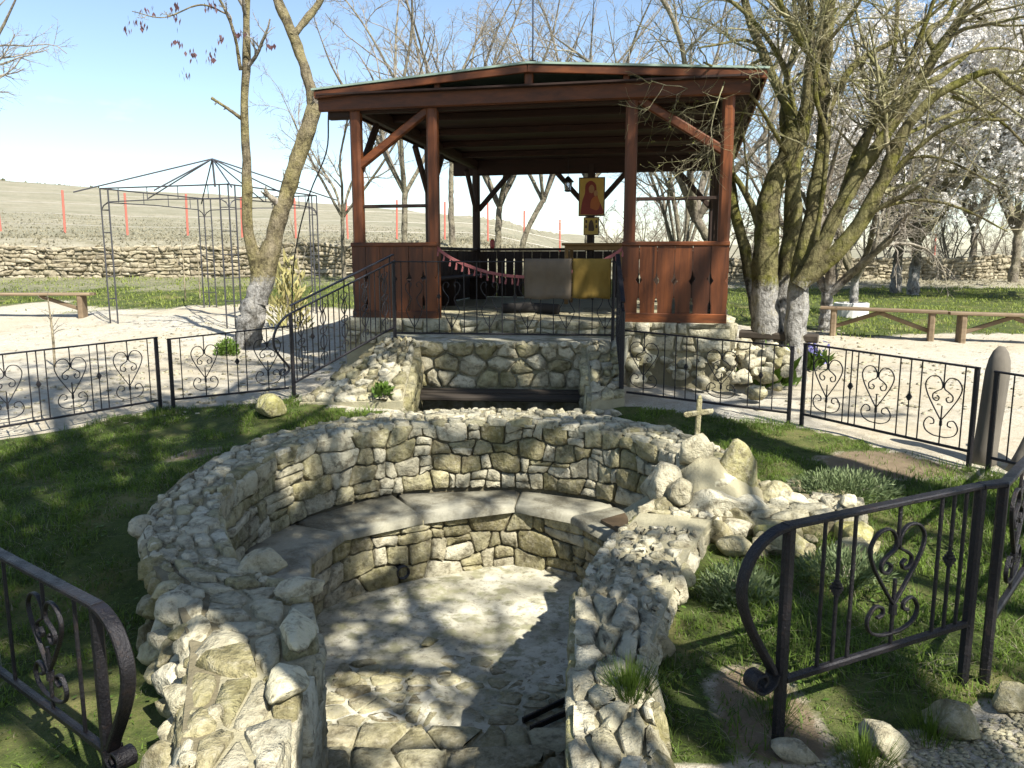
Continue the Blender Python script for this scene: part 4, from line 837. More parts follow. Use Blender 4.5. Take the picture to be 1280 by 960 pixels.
# ------------------------------------------------------------------ wrought iron railings
HEART = [(0, .30), (.07, .45), (.135, .61), (.155, .73), (.115, .82), (.05, .83), (.012, .76), (.012, .69), (.05, .655), (.085, .61), (.08, .55), (.045, .535), (.03, .575), (.05, .60)]
LOW = [(0, .10), (.06, .105), (.125, .15), (.145, .235), (.11, .315), (.065, .30), (.06, .25), (.09, .235)]
LYRE = [(0, .08), (.055, .20), (.095, .32), (.05, .42), (.035, .50), (.085, .58), (.105, .66), (.07, .72), (.03, .69), (.05, .645)]
SCRL = [(0, .06), (.05, .10), (.06, .05), (.03, .04)]
RAMP = [(.035, .10), (.055, .13), (.05, .18), (.0, .22), (.055, .32), (.045, .42), (.0, .47), (.05, .50), (.055, .55), (.0, .58), (.05, .68), (.02, .80), (.05, .84), (.06, .88), (.03, .90)]
def railing(name, label, a, b, za, zb, h, items, group='wrought iron railings', post=.035, rail=.026, thin=.0095, clear=.10, posts_at=(True, True), curl=None, handrail=False, mat='iron', parent=None, scale=1.0, wind=.008, ws=1.12):
    """panel from a to b; items: list of (kind, s in 0..1)"""
    a, b = np.asarray(a, float), np.asarray(b, float); L = np.linalg.norm(b - a); d = (b - a) / L; nv = np.array((d[1], -d[0], 0))
    th_ = parent or thing(name, label, 'railing', (*((a + b) / 2), (za + zb) / 2), group)
    def Q(s, v, off=0): p = a + d * (s * L); z = za + (zb - za) * s; return np.array((p[0] + nv[0] * off, p[1] + nv[1] * off, z + v))
    for on, s in zip(posts_at, (0, 1)):
        if on: mb = MB(); mb.bar(Q(s, -.12), Q(s, h - rail * .3), post, post, nv); mb.build('post', mat, th_)
    sag_ = lambda s: 0
    mb = MB(); mb.flat([Q(s, h) for s in np.linspace(-.5 * post / L, 1 + .5 * post / L, 9)], nv, rail * 1.25, rail * .55); mb.build('top_rail', mat, th_)
    mb = MB(); mb.bar(Q(post * .5 / L, clear), Q(1 - post * .5 / L, clear), rail * .8, rail * .8, nv); mb.build('bottom_rail', mat, th_)
    if handrail:
        mb = MB(); mb.flat([Q(s, h + .075) for s in np.linspace(0, 1, 9)], nv, .045, .014); mb.build('handrail', mat, th_)
        for s in (0.04, .5, .96): mb = MB(); mb.bar(Q(s, h), Q(s, h + .07), .014, .014, nv); mb.build('bracket', mat, th_)
    for kind, s in items:
        if kind == 'bar':
            mb = MB(); mb.bar(Q(s, clear), Q(s, h), thin, thin, nv); mb.build('baluster', mat, th_)
        elif kind == 'knob':
            mb = MB(); mb.bar(Q(s, clear), Q(s, h), thin, thin, nv); bo = mb.build('baluster', mat, th_)
            zc = clear + (h - clear) * .52
            mb = MB(); 
            for k, (dz, w) in enumerate(((-.022, .022), (-.011, .032), (0, .042), (.011, .032), (.022, .022))): mb.bar(Q(s, zc + dz - .005), Q(s, zc + dz + .005), w * scale, w * scale, nv)
            mb.build('collar', mat, bo)
        else:
            half = dict(heart=[HEART, LOW], lyre=[LYRE], ramp=[RAMP])[kind]; Hh = h - clear
            for cv in half:
                for sg in (1, -1):
                    P = catmull([(x, z) for x, z in cv], 4); mb = MB()
                    mb.flat([Q(s + sg * x * .8 * ws / L, clear + z * Hh) for x, z in P], nv, thin * 1.3, thin * .75); mb.build('scroll', mat, th_)
            mb = MB()
            if kind == 'heart':
                mb.bar(Q(s, clear + .70 * Hh), Q(s, h), thin, thin, nv); mb.build('stem', mat, th_); mb = MB()
                mb.flat([Q(s, clear), Q(s, clear + .30 * Hh), Q(s, clear + .36 * Hh), Q(s, clear + .48 * Hh)], nv, thin, thin); bo = mb.build('stem', mat, th_)
                mb = MB(); mb.bar(Q(s, clear + .235 * Hh), Q(s, clear + .30 * Hh), thin * 2, thin * 2, nv); mb.build('collar', mat, bo)
            else:
                mb.bar(Q(s, clear), Q(s, clear + .25 * Hh if kind == 'lyre' else h), thin, thin, nv); mb.build('stem', mat, th_)
    if curl:      # scrolled handrail end beyond s=0 (curl=-1) or s=1 (curl=+1)
        s0 = 0 if curl < 0 else 1; w, drop = .17, .55
        cp = [(0, h), (.07, h - .015), (.14, h - .06), (.185, h - .14), (.19, h - .22), (.16, h - .31), (.11, h - .40), (.06, h - .48), (.04, h - .52)]
        P = catmull(cp, 4); mb = MB(); mb.flat([Q(s0 + curl * x / L, z) for x, z in P], nv, rail * 1.3, rail * .6); mb.build('handrail_end', mat, th_)
        sc = [(.035, h - .52), (.05, h - .555), (.10, h - .57), (.135, h - .545), (.13, h - .51), (.095, h - .505), (.085, h - .53), (.10, h - .545)]
        mb = MB(); mb.flat([Q(s0 + curl * x / L, z) for x, z in catmull(sc, 4)], nv, rail * 1.9, rail * .3); mb.build('scroll_end', mat, th_)
    return th_
gz0 = lambda p: float(ground_z(p[0], p[1]))
H3 = [('bar', .04), ('heart', .15), ('bar', .27), ('knob', .315), ('bar', .36), ('heart', .49), ('bar', .60), ('knob', .645), ('bar', .69), ('heart', .82), ('bar', .945)]
railing('railing_panel', 'black heart scroll fence panel at the lawn edge by the acacia, left of its gap', FL[1] + (FL[1] - FL[2]) * .10, FL[2] + (FL[1] - FL[2]) * .02, gz0(FL[1]) + .02, gz0(FL[2]), .74, H3, thin=.0095)
railing('railing_panel', 'black heart scroll fence panel between acacia trunk and sloping handrail', FL[2] + np.array((.10, .01)), FL[3] + np.array((-.03, 0)), gz0(FL[2]), gz0(FL[3]), .72, [('bar', .09), ('heart', .29), ('bar', .48), ('knob', .565), ('bar', .64), ('heart', .82), ('bar', .955)], posts_at=(True, False))
PA, PB, PC, PD = np.array((-2.19, 7.92)), np.array((-1.28, 8.72)), np.array((1.07, 8.48)), np.array((1.06, 7.66))
ib = []
for k in range(19): s = (k + .7) / 19.6; ib.append(('ramp' if k in (1, 5, 9, 13, 17) else ('knob' if k in (3, 11) else 'bar'), s))
railing('sloping_railing', 'sloping black iron railing with double handrail climbing to the terrace', PA, PB, .22, .72, .82, ib, posts_at=(True, True), curl=-1, handrail=True, clear=.12, thin=.0105, ws=.75)
it = []
for k in range(17): s = (k + .6) / 17.2; it.append(('lyre' if k % 3 == 1 else ('knob' if k % 6 == 3 else 'bar'), s))
tr = railing('terrace_railing', 'level black iron railing across the terrace front with rugs over it', PB, PC, ZT, ZT, .84, it, posts_at=(False, True), clear=.07, thin=.0105, handrail=False)
ib2 = []
for k in range(13): ib2.append(('ramp' if k in (2, 6, 10) else 'bar', (k + .6) / 13.2))
railing('sloping_railing', 'sloping iron railing seen edge on beside the mustard rug', PC + np.array((.03, -.05)), PD, ZT, .25, .84, ib2, posts_at=(False, True), handrail=True, clear=.12, thin=.014, ws=.75, post=.045)
for k, (p, z) in enumerate(((PB, ZT), (PA, .2))): rock('foot_plate', (p[0], p[1], z + .01), (.06, .06, .025), 'iron', tr if k == 0 else bpy.data.objects['sloping_railing'], 3)
railing('railing_panel', 'black heart scroll fence panel between the spring and the whitewashed trunks', FR[0] + np.array((.04, 0)), FR[1], gz0(FR[0]), gz0(FR[1]), .70, [('heart', .12), ('bar', .25), ('bar', .32), ('knob', .385), ('bar', .45), ('heart', .60), ('bar', .76), ('knob', .83), ('bar', .90)], posts_at=(False, True))
railing('railing_panel', 'black fence panel of three hearts running to the rounded wooden stake', FR[1] + np.array((.10, -.05)), FR[2], gz0(FR[1]), gz0(FR[2]) + .03, .73, [('bar', .06), ('heart', .16), ('bar', .27), ('knob', .31), ('bar', .35), ('heart', .475), ('bar', .60), ('knob', .66), ('bar', .72), ('heart', .84), ('bar', .945)])
railing('railing_panel', 'black fence panel beyond the rounded wooden stake with hearts', FR[2] + np.array((.11, -.06)), FR[3] + np.array((.3, -.35)), gz0(FR[2]), gz0(FR[3]), .74, [('bar', .08), ('heart', .25), ('bar', .42), ('knob', .48), ('bar', .54), ('heart', .74), ('bar', .92)])
N0, N1, N2 = np.array((.93, 2.57)), np.array((1.80, 2.97)), np.array((3.9, 5.2))
nearitems = [('bar', .17), ('knob', .245), ('bar', .32), ('heart', .55), ('bar', .78), ('knob', .85), ('bar', .92)]
railing('handrail_panel', 'rusty black railing panel with curled handrail end by the gravel and pale rocks', N0, N1, -.09, -.07, .80, nearitems, curl=-1, post=.038, rail=.034, thin=.013, clear=.24, scale=1.0)
N1b = N1 + np.array((.10, .02))
railing('handrail_panel', 'rusty black railing panel running from the front corner along the right lawn', N1b, N2, -.07, .0, .80, [('heart', .12), ('bar', .22), ('knob', .26), ('bar', .30), ('heart', .44), ('bar', .56), ('knob', .6), ('bar', .64), ('heart', .8), ('bar', .93)], post=.038, rail=.034, thin=.013, clear=.24)
mbj = MB(); mbj.flat([np.array((*N1, .73)), np.array((*((N1 + N1b) / 2), .731)), np.array((*N1b, .735))], (1, -1, 0), .05, .02); mbj.build('rail_joint', 'iron', bpy.data.objects['handrail_panel'])
M0, M1 = np.array((-2.95, 3.74)), np.array((-1.43, 2.59))
railing('handrail_panel', 'glossy black railing panel with curled end on the shaded lawn beside the flank wall', M0, M1, -.38, -.38, .80, [('bar', .08), ('heart', .22), ('bar', .36), ('knob', .41), ('bar', .46), ('bar', .60), ('heart', .78), ('bar', .915)], curl=1, post=.038, rail=.038, thin=.013, clear=.25)
# rugs over the terrace rail
def drape(name, label, s0, s1, drop_f, drop_b, mat, sd):
    d = nrm(PC - PB); nv = np.array((d[1], -d[0])); L = np.linalg.norm(PC - PB); rs = random.Random(sd)
    prof = [(-.030, ZT + .855 - drop_b), (-.026, ZT + .80), (-.012, ZT + .868), (.012, ZT + .868), (.030, ZT + .83)] + [(.034 + .012 * math.sin(k * 1.1), ZT + .83 - (drop_f - .04) * k / 7) for k in range(1, 8)]
    nx = 14; V = []
    for i in range(nx + 1):
        s = s0 + (s1 - s0) * i / nx
        for j, (o_, z) in enumerate(prof): p = PB + d * s * L + nv * (o_ + .022 * math.sin(i * .8 + sd * 2 + .25 * j) * (j > 4) * (j - 4) / 8 + .008 * math.sin(i * 2.1 + j)); V.append((p[0], p[1], z + (.006 * math.sin(i * .7 + sd) if j == len(prof) - 1 else 0)))
    m_ = len(prof); F = [(i * m_ + j, (i + 1) * m_ + j, (i + 1) * m_ + j + 1, i * m_ + j + 1) for i in range(nx) for j in range(m_ - 1)]
    o = obj(name, V, F, mat, None, True); md_ = o.modifiers.new('thick', 'SOLIDIFY'); md_.thickness = .012; md_.offset = 0
    tag(o, label, 'rug'); recenter(o, (*(PB + d * (s0 + s1) / 2 * L), ZT + .4)); return o
drape('hanging_rug', 'grey brown rug hung over the terrace railing', .602, .812, .42, .35, 'rug_grey', 1)
drape('hanging_rug', 'mustard yellow rug hung over the terrace railing', .818, .985, .41, .33, 'rug_mustard', 2)
# wooden stakes behind the right fence
def stake(label, base, top, r0, r1, sd):
    P = [np.asarray(base) + (np.asarray(top) - np.asarray(base)) * t_ for t_ in (0, .2, .4, .6, .8, .9, .96, 1)]
    mb = MB(); mb.tube(P, [r0 * 1.15, r0, r0 * .97, (r0 + r1) / 2, r1, r1 * .85, r1 * .6, r1 * .25], 9); o = mb.build('wooden_stake', 'stake_wood', None, True); tag(o, label, 'stake'); recenter(o, base)
g_ = np.array((3.62, 5.95)); stake('thick weathered stake with rounded top behind the fence corner', (3.60, 5.95, -.05), (3.68, 5.98, .93), .085, .085, 1)
stake('thick weathered stake leaning away beyond the fence corner', (3.72, 5.72, -.05), (4.22, 5.95, .80), .09, .08, 2)

# ------------------------------------------------------------------ trees
def ring_mesh(P, Rr, sides, rng):
    """P (N,m,3) paths, Rr (N,m) radii -> verts, quads (vectorised tubes)"""
    N, m, _ = P.shape; T = np.gradient(P, axis=1); T /= np.linalg.norm(T, axis=2, keepdims=True) + 1e-9
    ref = rng.normal(size=(N, 1, 3)); a = ref - T * (ref * T).sum(2, keepdims=True); a /= np.linalg.norm(a, axis=2, keepdims=True) + 1e-9
    b = np.cross(T, a); an = np.arange(sides) * 2 * math.pi / sides
    V = P[:, :, None, :] + Rr[:, :, None, None] * (a[:, :, None, :] * np.cos(an)[None, None, :, None] + b[:, :, None, :] * np.sin(an)[None, None, :, None])
    base = np.arange(N * m).reshape(N, m) * sides; j = np.arange(sides); j2 = (j + 1) % sides
    A = base[:, :-1, None] + j; B = base[:, :-1, None] + j2; Cc = base[:, 1:, None] + j2; D = base[:, 1:, None] + j
    return V.reshape(-1, 3), np.stack([A, B, Cc, D], -1).reshape(-1, 4)
def resample(P, r, m):
    P = catmull(P, 6) if len(P) > 2 else np.asarray(P, float); d = np.concatenate([[0], np.cumsum(np.linalg.norm(np.diff(P, axis=0), axis=1))]); t_ = np.linspace(0, d[-1], m)
    rr_ = np.interp(np.linspace(0, 1, m), np.linspace(0, 1, len(r)), r); return np.stack([np.interp(t_, d, P[:, k]) for k in range(3)], -1), rr_
def spawn(P, Rr, lv, rng):
    N, m, _ = P.shape; n = lv['n']; tot = N * n
    ln = np.linalg.norm(np.diff(P, axis=1), axis=2).sum(1)
    par = np.repeat(np.arange(N), n); 
    if 'dens' in lv:      # children per metre of parent
        cnt = rng.poisson(ln * lv['dens'] * (1 - lv['t0'])); par = np.repeat(np.arange(N), cnt); tot = len(par)
    t_ = rng.uniform(lv['t0'], .99, tot); f = t_ * (m - 1); i = np.minimum(f.astype(int), m - 2); u = (f - i)[:, None]
    p = P[par, i] * (1 - u) + P[par, i + 1] * u; tan = P[par, i + 1] - P[par, i]; tan /= np.linalg.norm(tan, axis=1, keepdims=True) + 1e-9
    rp_ = Rr[par, i] * (1 - u[:, 0]) + Rr[par, i + 1] * u[:, 0]
    pe = rng.normal(size=(tot, 3)); pe -= tan * (pe * tan).sum(1, keepdims=True); pe /= np.linalg.norm(pe, axis=1, keepdims=True) + 1e-9
    an = np.radians(rng.uniform(*lv['ang'], tot))[:, None]; d = tan * np.cos(an) + pe * np.sin(an); d[:, 2] += lv.get('up', 0); d /= np.linalg.norm(d, axis=1, keepdims=True)
    L = (lv['len'] * (ln[par] if not lv.get('abs') else 1.0) * (1.15 - .6 * t_) * rng.uniform(.55, 1.25, tot)); r0 = np.maximum(np.minimum(rp_ * lv['rr'], lv.get('rmax', 9)), lv['rmin'])
    seg = lv['seg']; Q = np.zeros((tot, seg + 1, 3)); Q[:, 0] = p
    for k in range(seg):
        d = d + rng.normal(size=(tot, 3)) * lv['wob']; d[:, 2] += lv.get('grav', 0); d /= np.linalg.norm(d, axis=1, keepdims=True); Q[:, k + 1] = Q[:, k] + d * (L / seg)[:, None]
    RR = r0[:, None] * np.linspace(1, lv.get('tip', .35), seg + 1)[None, :]; RR = np.maximum(RR, lv['rmin'] * .6)
    return Q, RR
def tree(name, label, base, limbs, levels, bark, twig, seed, group=None, cat='tree', scatter=None, m=26, sides=12, zoff=0.0):
    rng = np.random.default_rng(seed); root = thing(name, label, cat, base, group)
    LP = []; LR = []
    for P, r in limbs: a, b = resample(P, r, m); LP.append(a); LR.append(b)
    LP, LR = np.array(LP), np.array(LR); LP = LP + rng.normal(size=LP.shape) * (LR[:, :, None] * .06)
    V, F = ring_mesh(LP, LR * (1 + rng.normal(size=LR.shape) * .03), sides, rng)
    if len(V) < 9000: V = V + (V - np.repeat(LP.reshape(-1, 3), sides, axis=0)) * np.array([.22 * mnoise.fractal(Vector(v * np.array((7, 7, 3.5))), 1.0, 2.0, 3) for v in V])[:, None]
    obj('trunk', V, F, bark, root, True)
    cv, cf, o = [], [], 0; P, Rr = (LP[1:], LR[1:]) if len(LP) > 1 else (LP, LR); last = None; fr = []
    for k, lv in enumerate(levels):
        Q, RR = spawn(P, Rr, lv, rng)
        if lv.get('also'):
            Q2, RR2 = spawn(LP, LR, lv['also'], rng) 
        V, F = ring_mesh(Q, RR, lv['sides'], rng); cv.append(V); cf.append(F + o); o += len(V); P, Rr = Q, RR; last = Q; fr.append(Q)
    if cv: obj('branches', np.vstack(cv), np.vstack(cf), twig, root, True)
    if scatter:
        nm, mat, per, size, fromk = scatter; Q = fr[fromk]; N, mm, _ = Q.shape; n = int(N * per); i = rng.integers(0, N, n); j = rng.integers(1, mm, n); c_ = Q[i, j] + rng.normal(size=(n, 3)) * size * .7
        a = rng.normal(size=(n, 3)); a /= np.linalg.norm(a, axis=1, keepdims=True); b = np.cross(a, rng.normal(size=(n, 3))); b /= np.linalg.norm(b, axis=1, keepdims=True); sz = size * rng.uniform(.6, 1.3, (n, 1))
        V = np.stack([c_ + a * sz * 1.2, c_ + b * sz - a * sz * .6, c_ - b * sz - a * sz * .6], 1).reshape(-1, 3); so = obj(nm, V, np.arange(3 * n).reshape(-1, 3), mat, root); so['kind'] = 'stuff'
    return root
def LVL(n1, n2, n3, l1=.5, l2=.45, l3=.5, rmin=.004, up=.25, t0=.35, wob=.16, sides=(6, 4, 3), ang=(25, 65), grav=.02):
    return [dict(n=n1, t0=t0, ang=ang, len=l1, rr=.6, rmin=rmin * 2, seg=7, wob=wob, up=up, sides=sides[0], grav=grav),
            dict(n=n2, t0=.15, ang=(25, 70), len=l2, rr=.55, rmin=rmin * 1.3, seg=5, wob=wob, up=up * .6, sides=sides[1], grav=grav),
            dict(n=n3, t0=.1, ang=(20, 70), len=l3, rr=.6, rmin=rmin, seg=2, wob=wob, up=.05, sides=sides[2])]
def auto_limbs(base, height, r, nlimb, seed, spread=.5, fork=.3, lean=(0, 0)):
    rs = random.Random(seed); b = np.array(base, float); f = b + np.array((lean[0] * fork, lean[1] * fork, height * fork)); limbs = [([b - np.array((0, 0, .15)), b + np.array((rs.gauss(0, .03), rs.gauss(0, .03), height * fork * .5)), f], [r * 1.25, r, r * .85])]
    a0 = rs.uniform(0, 6.28)
    for k in range(nlimb):
        a = a0 + 6.283 * k / nlimb + rs.uniform(-.4, .4); w = height * spread * rs.uniform(.5, 1.0); hh = height * rs.uniform(.75, 1.0); dx, dy = math.cos(a) * w, math.sin(a) * w
        t_ = f + np.array((dx + lean[0], dy + lean[1], hh - height * fork)); mid = f + np.array((dx * .45 + rs.gauss(0, .15), dy * .45 + rs.gauss(0, .15), (hh - height * fork) * .42))
        limbs.append(([f - np.array((0, 0, r)), f + (mid - f) * .5 + np.array((rs.gauss(0, .06), rs.gauss(0, .06), 0)), mid, (mid + t_) / 2 + np.array((rs.gauss(0, .2), rs.gauss(0, .2), .1)), t_], [r * .7, r * .6, r * .5, r * .32, r * .10]))
    return limbs
def pl(pts, Y, dY=0.0, rad=None):
    """limb from photo pixels at depth Y (drifting by dY along its length); radii given in pixels"""
    n_ = len(pts); Ys = [Y + dY * i / (n_ - 1) for i in range(n_)]; return [PXY(x, y, Yk) for (x, y), Yk in zip(pts, Ys)], [q * Y / FPX * (.90 if rad[0] > 15 else .70) for q in rad]
# the acacia by the left fence
AY = 12.4
ab = PXY(312, 440, AY); ab[2] = gz0(ab)
limbs = [pl([(306, 452), (313, 410), (320, 370), (327, 345), (329, 330)], AY, 0, [22, 19, 17, 14, 9]),
         pl([(320, 375), (322, 340), (316, 312), (309, 280), (309, 230), (307, 180), (306, 120), (308, 60), (308, -10), (306, -90)], AY, -.4, [13, 12, 9.5, 8, 7, 6.5, 6.5, 6, 5.5, 4]),
         pl([(320, 378), (331, 340), (342, 300), (355, 255), (372, 200), (386, 158), (394, 132)], AY, .3, [15.5, 15, 12, 11, 10.5, 10.5, 10.5]),
         pl([(394, 136), (388, 110), (376, 70), (362, 35), (348, 5), (336, -30), (325, -80)], AY + .3, .3, [11, 9.5, 9, 8.5, 8, 7, 4]),
         pl([(366, 45), (382, 25), (398, 4), (415, -30), (430, -80)], AY + .4, .4, [6.5, 6, 5.5, 5, 3]),
         pl([(304, 150), (288, 138), (264, 122)], AY - .2, -.2, [3.5, 3, 2.2]),
         pl([(301, 88), (292, 40), (275, 0), (250, -40)], AY - .3, -.5, [3.2, 2.6, 2.2, 1.5]), pl([(285, 18), (250, 6), (205, 22), (165, 14)], AY - .5, -.3, [1.6, 1.3, 1, .6])]
tree('acacia_tree', 'forked acacia with limewashed foot and yellow lichen stems behind the left fence', ab, limbs, LVL(3, 5, 4, .22, .5, .5, .003, .1, .45, .2), 'bark_acacia', 'twig_grey', 31, scatter=None)
rp_ = np.random.default_rng(3); V = []; 
for (cx, cy) in [(168, 22), (185, 12), (178, 30), (157, 33), (222, 22), (232, 88), (222, 50), (260, 68), (265, 62), (240, 66), (278, 50), (298, 40), (337, 52), (218, 5), (262, 5), (268, 2)]:
    for k in range(9):
        p = PXY(cx + rp_.normal() * 4, cy + rp_.normal() * 4, AY - .6 + rp_.normal() * .1); w = rp_.normal(size=3) * .012; w[2] = 0; q = p + np.array((rp_.normal() * .015, rp_.normal() * .015, -.085)); V += [p, p + w + (q - p) * .4, q, p - w + (q - p) * .4]
pods = obj('seed_pods', V, np.arange(len(V)).reshape(-1, 4), 'pod', bpy.data.objects['acacia_tree']); pods['kind'] = 'stuff'

# mossy plum clump right of the gazebo
Y1 = 10.0
def PLV(dens1=1.6, up=.15): return [dict(n=1, dens=dens1, t0=.30, ang=(30, 70), len=1.6, abs=True, rr=.5, rmin=.008, rmax=.03, seg=6, wob=.22, up=up, sides=5, grav=.0),
        dict(n=1, dens=9, t0=.1, ang=(30, 75), len=.58, abs=True, rr=.5, rmin=.004, seg=4, wob=.25, up=.05, sides=4), dict(n=1, dens=13, t0=.05, ang=(25, 75), len=.30, abs=True, rr=.6, rmin=.0022, seg=3, wob=.25, up=.0, sides=3)]
def base_at(px, py, Y): p = PXY(px, py, Y); p[2] = gz0(p); return p
tree('plum_tree', 'mossy plum tree with straight limewashed trunk touching the gazebo corner', base_at(962, 465, Y1), [
    pl([(963, 485), (961, 440), (957, 390), (957, 340), (959, 290), (964, 240), (984, 192), (994, 158)], Y1, 0, [24, 21, 19, 17.5, 16, 15, 12.5, 11]),
    pl([(992, 170), (985, 135), (968, 100), (952, 62), (938, 25), (926, -20), (915, -80)], Y1, .6, [9, 8.5, 8, 7.5, 6.5, 5.5, 3]),
    pl([(994, 165), (1006, 130), (1010, 90), (1014, 50), (1012, 0), (1000, -70)], Y1, -.5, [8, 7, 6, 5.5, 5, 3]),
    pl([(985, 195), (978, 150), (984, 95), (995, 45), (990, -20)], Y1, .8, [6, 5.5, 5, 4.5, 3]),
    pl([(985, 195), (962, 155), (938, 118), (908, 92), (880, 78)], Y1 - .1, -1.2, [3.6, 3.2, 2.8, 2.2, 1.4]), pl([(996, 150), (978, 80), (945, 30), (905, -5), (870, -30)], Y1 + .1, -.5, [5, 4.5, 4, 3, 2]), pl([(955, 60), (930, 50), (900, 55), (872, 60)], Y1 + .2, -.8, [3, 2.6, 2, 1.3]), pl([(1008, 110), (1030, 60), (1062, 20), (1090, -20)], Y1, -.6, [4, 3.5, 3, 2]),
    pl([(950, 75), (925, 90), (905, 110), (890, 135)], Y1 - .1, -.9, [3, 2.5, 2, 1.2]), pl([(948, 110), (932, 135), (920, 165), (905, 200)], Y1, -1.0, [2.6, 2.2, 1.7, 1])], PLV(2.6), 'bark_plum', 'twig_moss', 41, 'plum trees by the gazebo', scatter=('buds', 'bud_green', .25, .010, 2))
tree('plum_tree', 'slanting bare plum stems rising behind the gazebo post and straight trunk', base_at(975, 425, Y1 + 1.2), [
    pl([(950, 415), (942, 370), (930, 310), (916, 250), (912, 200), (925, 150)], Y1 + 1.2, .4, [13, 11, 9.5, 9, 8.5, 6]), pl([(962, 330), (945, 270), (928, 235), (915, 215)], Y1 + 1.2, .2, [9, 8, 6, 4]),
    pl([(975, 425), (980, 380), (986, 330), (990, 270), (992, 210), (1006, 150), (1020, 90), (1028, 30), (1035, -40)], Y1 + 1.0, .6, [16, 15, 14, 11, 10, 8, 7, 6, 4])], PLV(2.4), 'bark_plum', 'twig_moss', 42, 'plum trees by the gazebo')
Y2 = 9.7
tree('plum_tree', 'wide spreading mossy plum tree with slim limewashed trunk behind the fence joint', base_at(995, 470, Y2), [
    pl([(996, 490), (994, 440), (996, 395), (1000, 350), (1008, 305), (1018, 250), (1026, 195), (1030, 150), (1030, 100), (1035, 40), (1040, -40)], Y2, .5, [17, 16, 15, 14, 12, 11, 10, 8.5, 7.5, 6.5, 4]),
    pl([(1000, 360), (1020, 320), (1040, 280), (1062, 238), (1086, 200), (1112, 160), (1148, 104), (1172, 66), (1203, 18), (1225, -30)], Y2, -.3, [14, 13, 12, 11.5, 11, 10, 9, 8, 7, 5]),
    pl([(1005, 350), (1035, 325), (1062, 296), (1085, 262), (1104, 225), (1128, 168), (1160, 128), (1195, 105), (1240, 88), (1262, 104), (1300, 128)], Y2, -.8, [14, 14, 13.5, 13, 12, 10, 8.5, 7, 6, 5, 3.5]),
    pl([(1048, 262), (1062, 218), (1078, 176), (1110, 142), (1138, 112), (1175, 96), (1230, 50)], Y2, .9, [7, 7.5, 7, 6.5, 6, 4, 2.5]),
    pl([(1030, 155), (1042, 125), (1062, 88), (1090, 66), (1120, 50), (1165, 18), (1200, -15)], Y2, .5, [6.5, 6, 5.5, 4.5, 4, 3, 2]),
    pl([(1028, 120), (1018, 78), (1000, 50), (985, 22), (968, -8)], Y2, -.4, [6.5, 6, 6, 5.5, 4]), pl([(1020, 300), (1030, 230), (1033, 170), (1020, 120), (1024, 60), (1046, 10)], Y2 - .1, -.3, [4.5, 4.5, 4, 4, 3.5, 2.5]),
    pl([(1085, 268), (1108, 255), (1130, 244), (1150, 232)], Y2 - .3, -.3, [4.5, 4.5, 4, 2.5]), pl([(1190, 120), (1225, 135), (1255, 155), (1290, 190)], Y2 - .5, -.3, [3, 2.6, 2.2, 1.5]), pl([(1128, 198), (1165, 196), (1205, 210), (1250, 235)], Y2 - .3, -.4, [2.6, 2.3, 2, 1.2]), pl([(1170, 70), (1160, 40), (1185, 20), (1198, -15)], Y2 - .2, .5, [5, 4.5, 4, 3]),
    pl([(1040, 285), (1072, 205), (1098, 125), (1118, 60), (1122, -20)], Y2 + .1, .7, [6, 5.5, 5, 4, 3]), pl([(1102, 232), (1150, 182), (1200, 152), (1262, 150)], Y2 - .3, -.6, [4.5, 4, 3.2, 2]), pl([(1062, 245), (1092, 155), (1140, 70), (1172, -10)], Y2, -.5, [6, 5.5, 4.5, 3]), pl([(1128, 170), (1190, 142), (1240, 128), (1290, 90)], Y2, .8, [4, 3.4, 2.8, 2]), pl([(1150, 100), (1200, 70), (1250, 60), (1300, 70)], Y2 + .1, .4, [4, 3.2, 2.5, 1.6]), pl([(1090, 262), (1150, 250), (1205, 262), (1260, 290)], Y2 - .2, -.5, [3.4, 2.8, 2.2, 1.2]),
    pl([(1208, 12), (1240, 30), (1290, 32)], Y2 - .3, -.3, [3, 2.2, 1.4])], PLV(3.0), 'bark_plum', 'twig_moss', 43, 'plum trees by the gazebo', scatter=('buds', 'bud_green', .2, .010, 2))
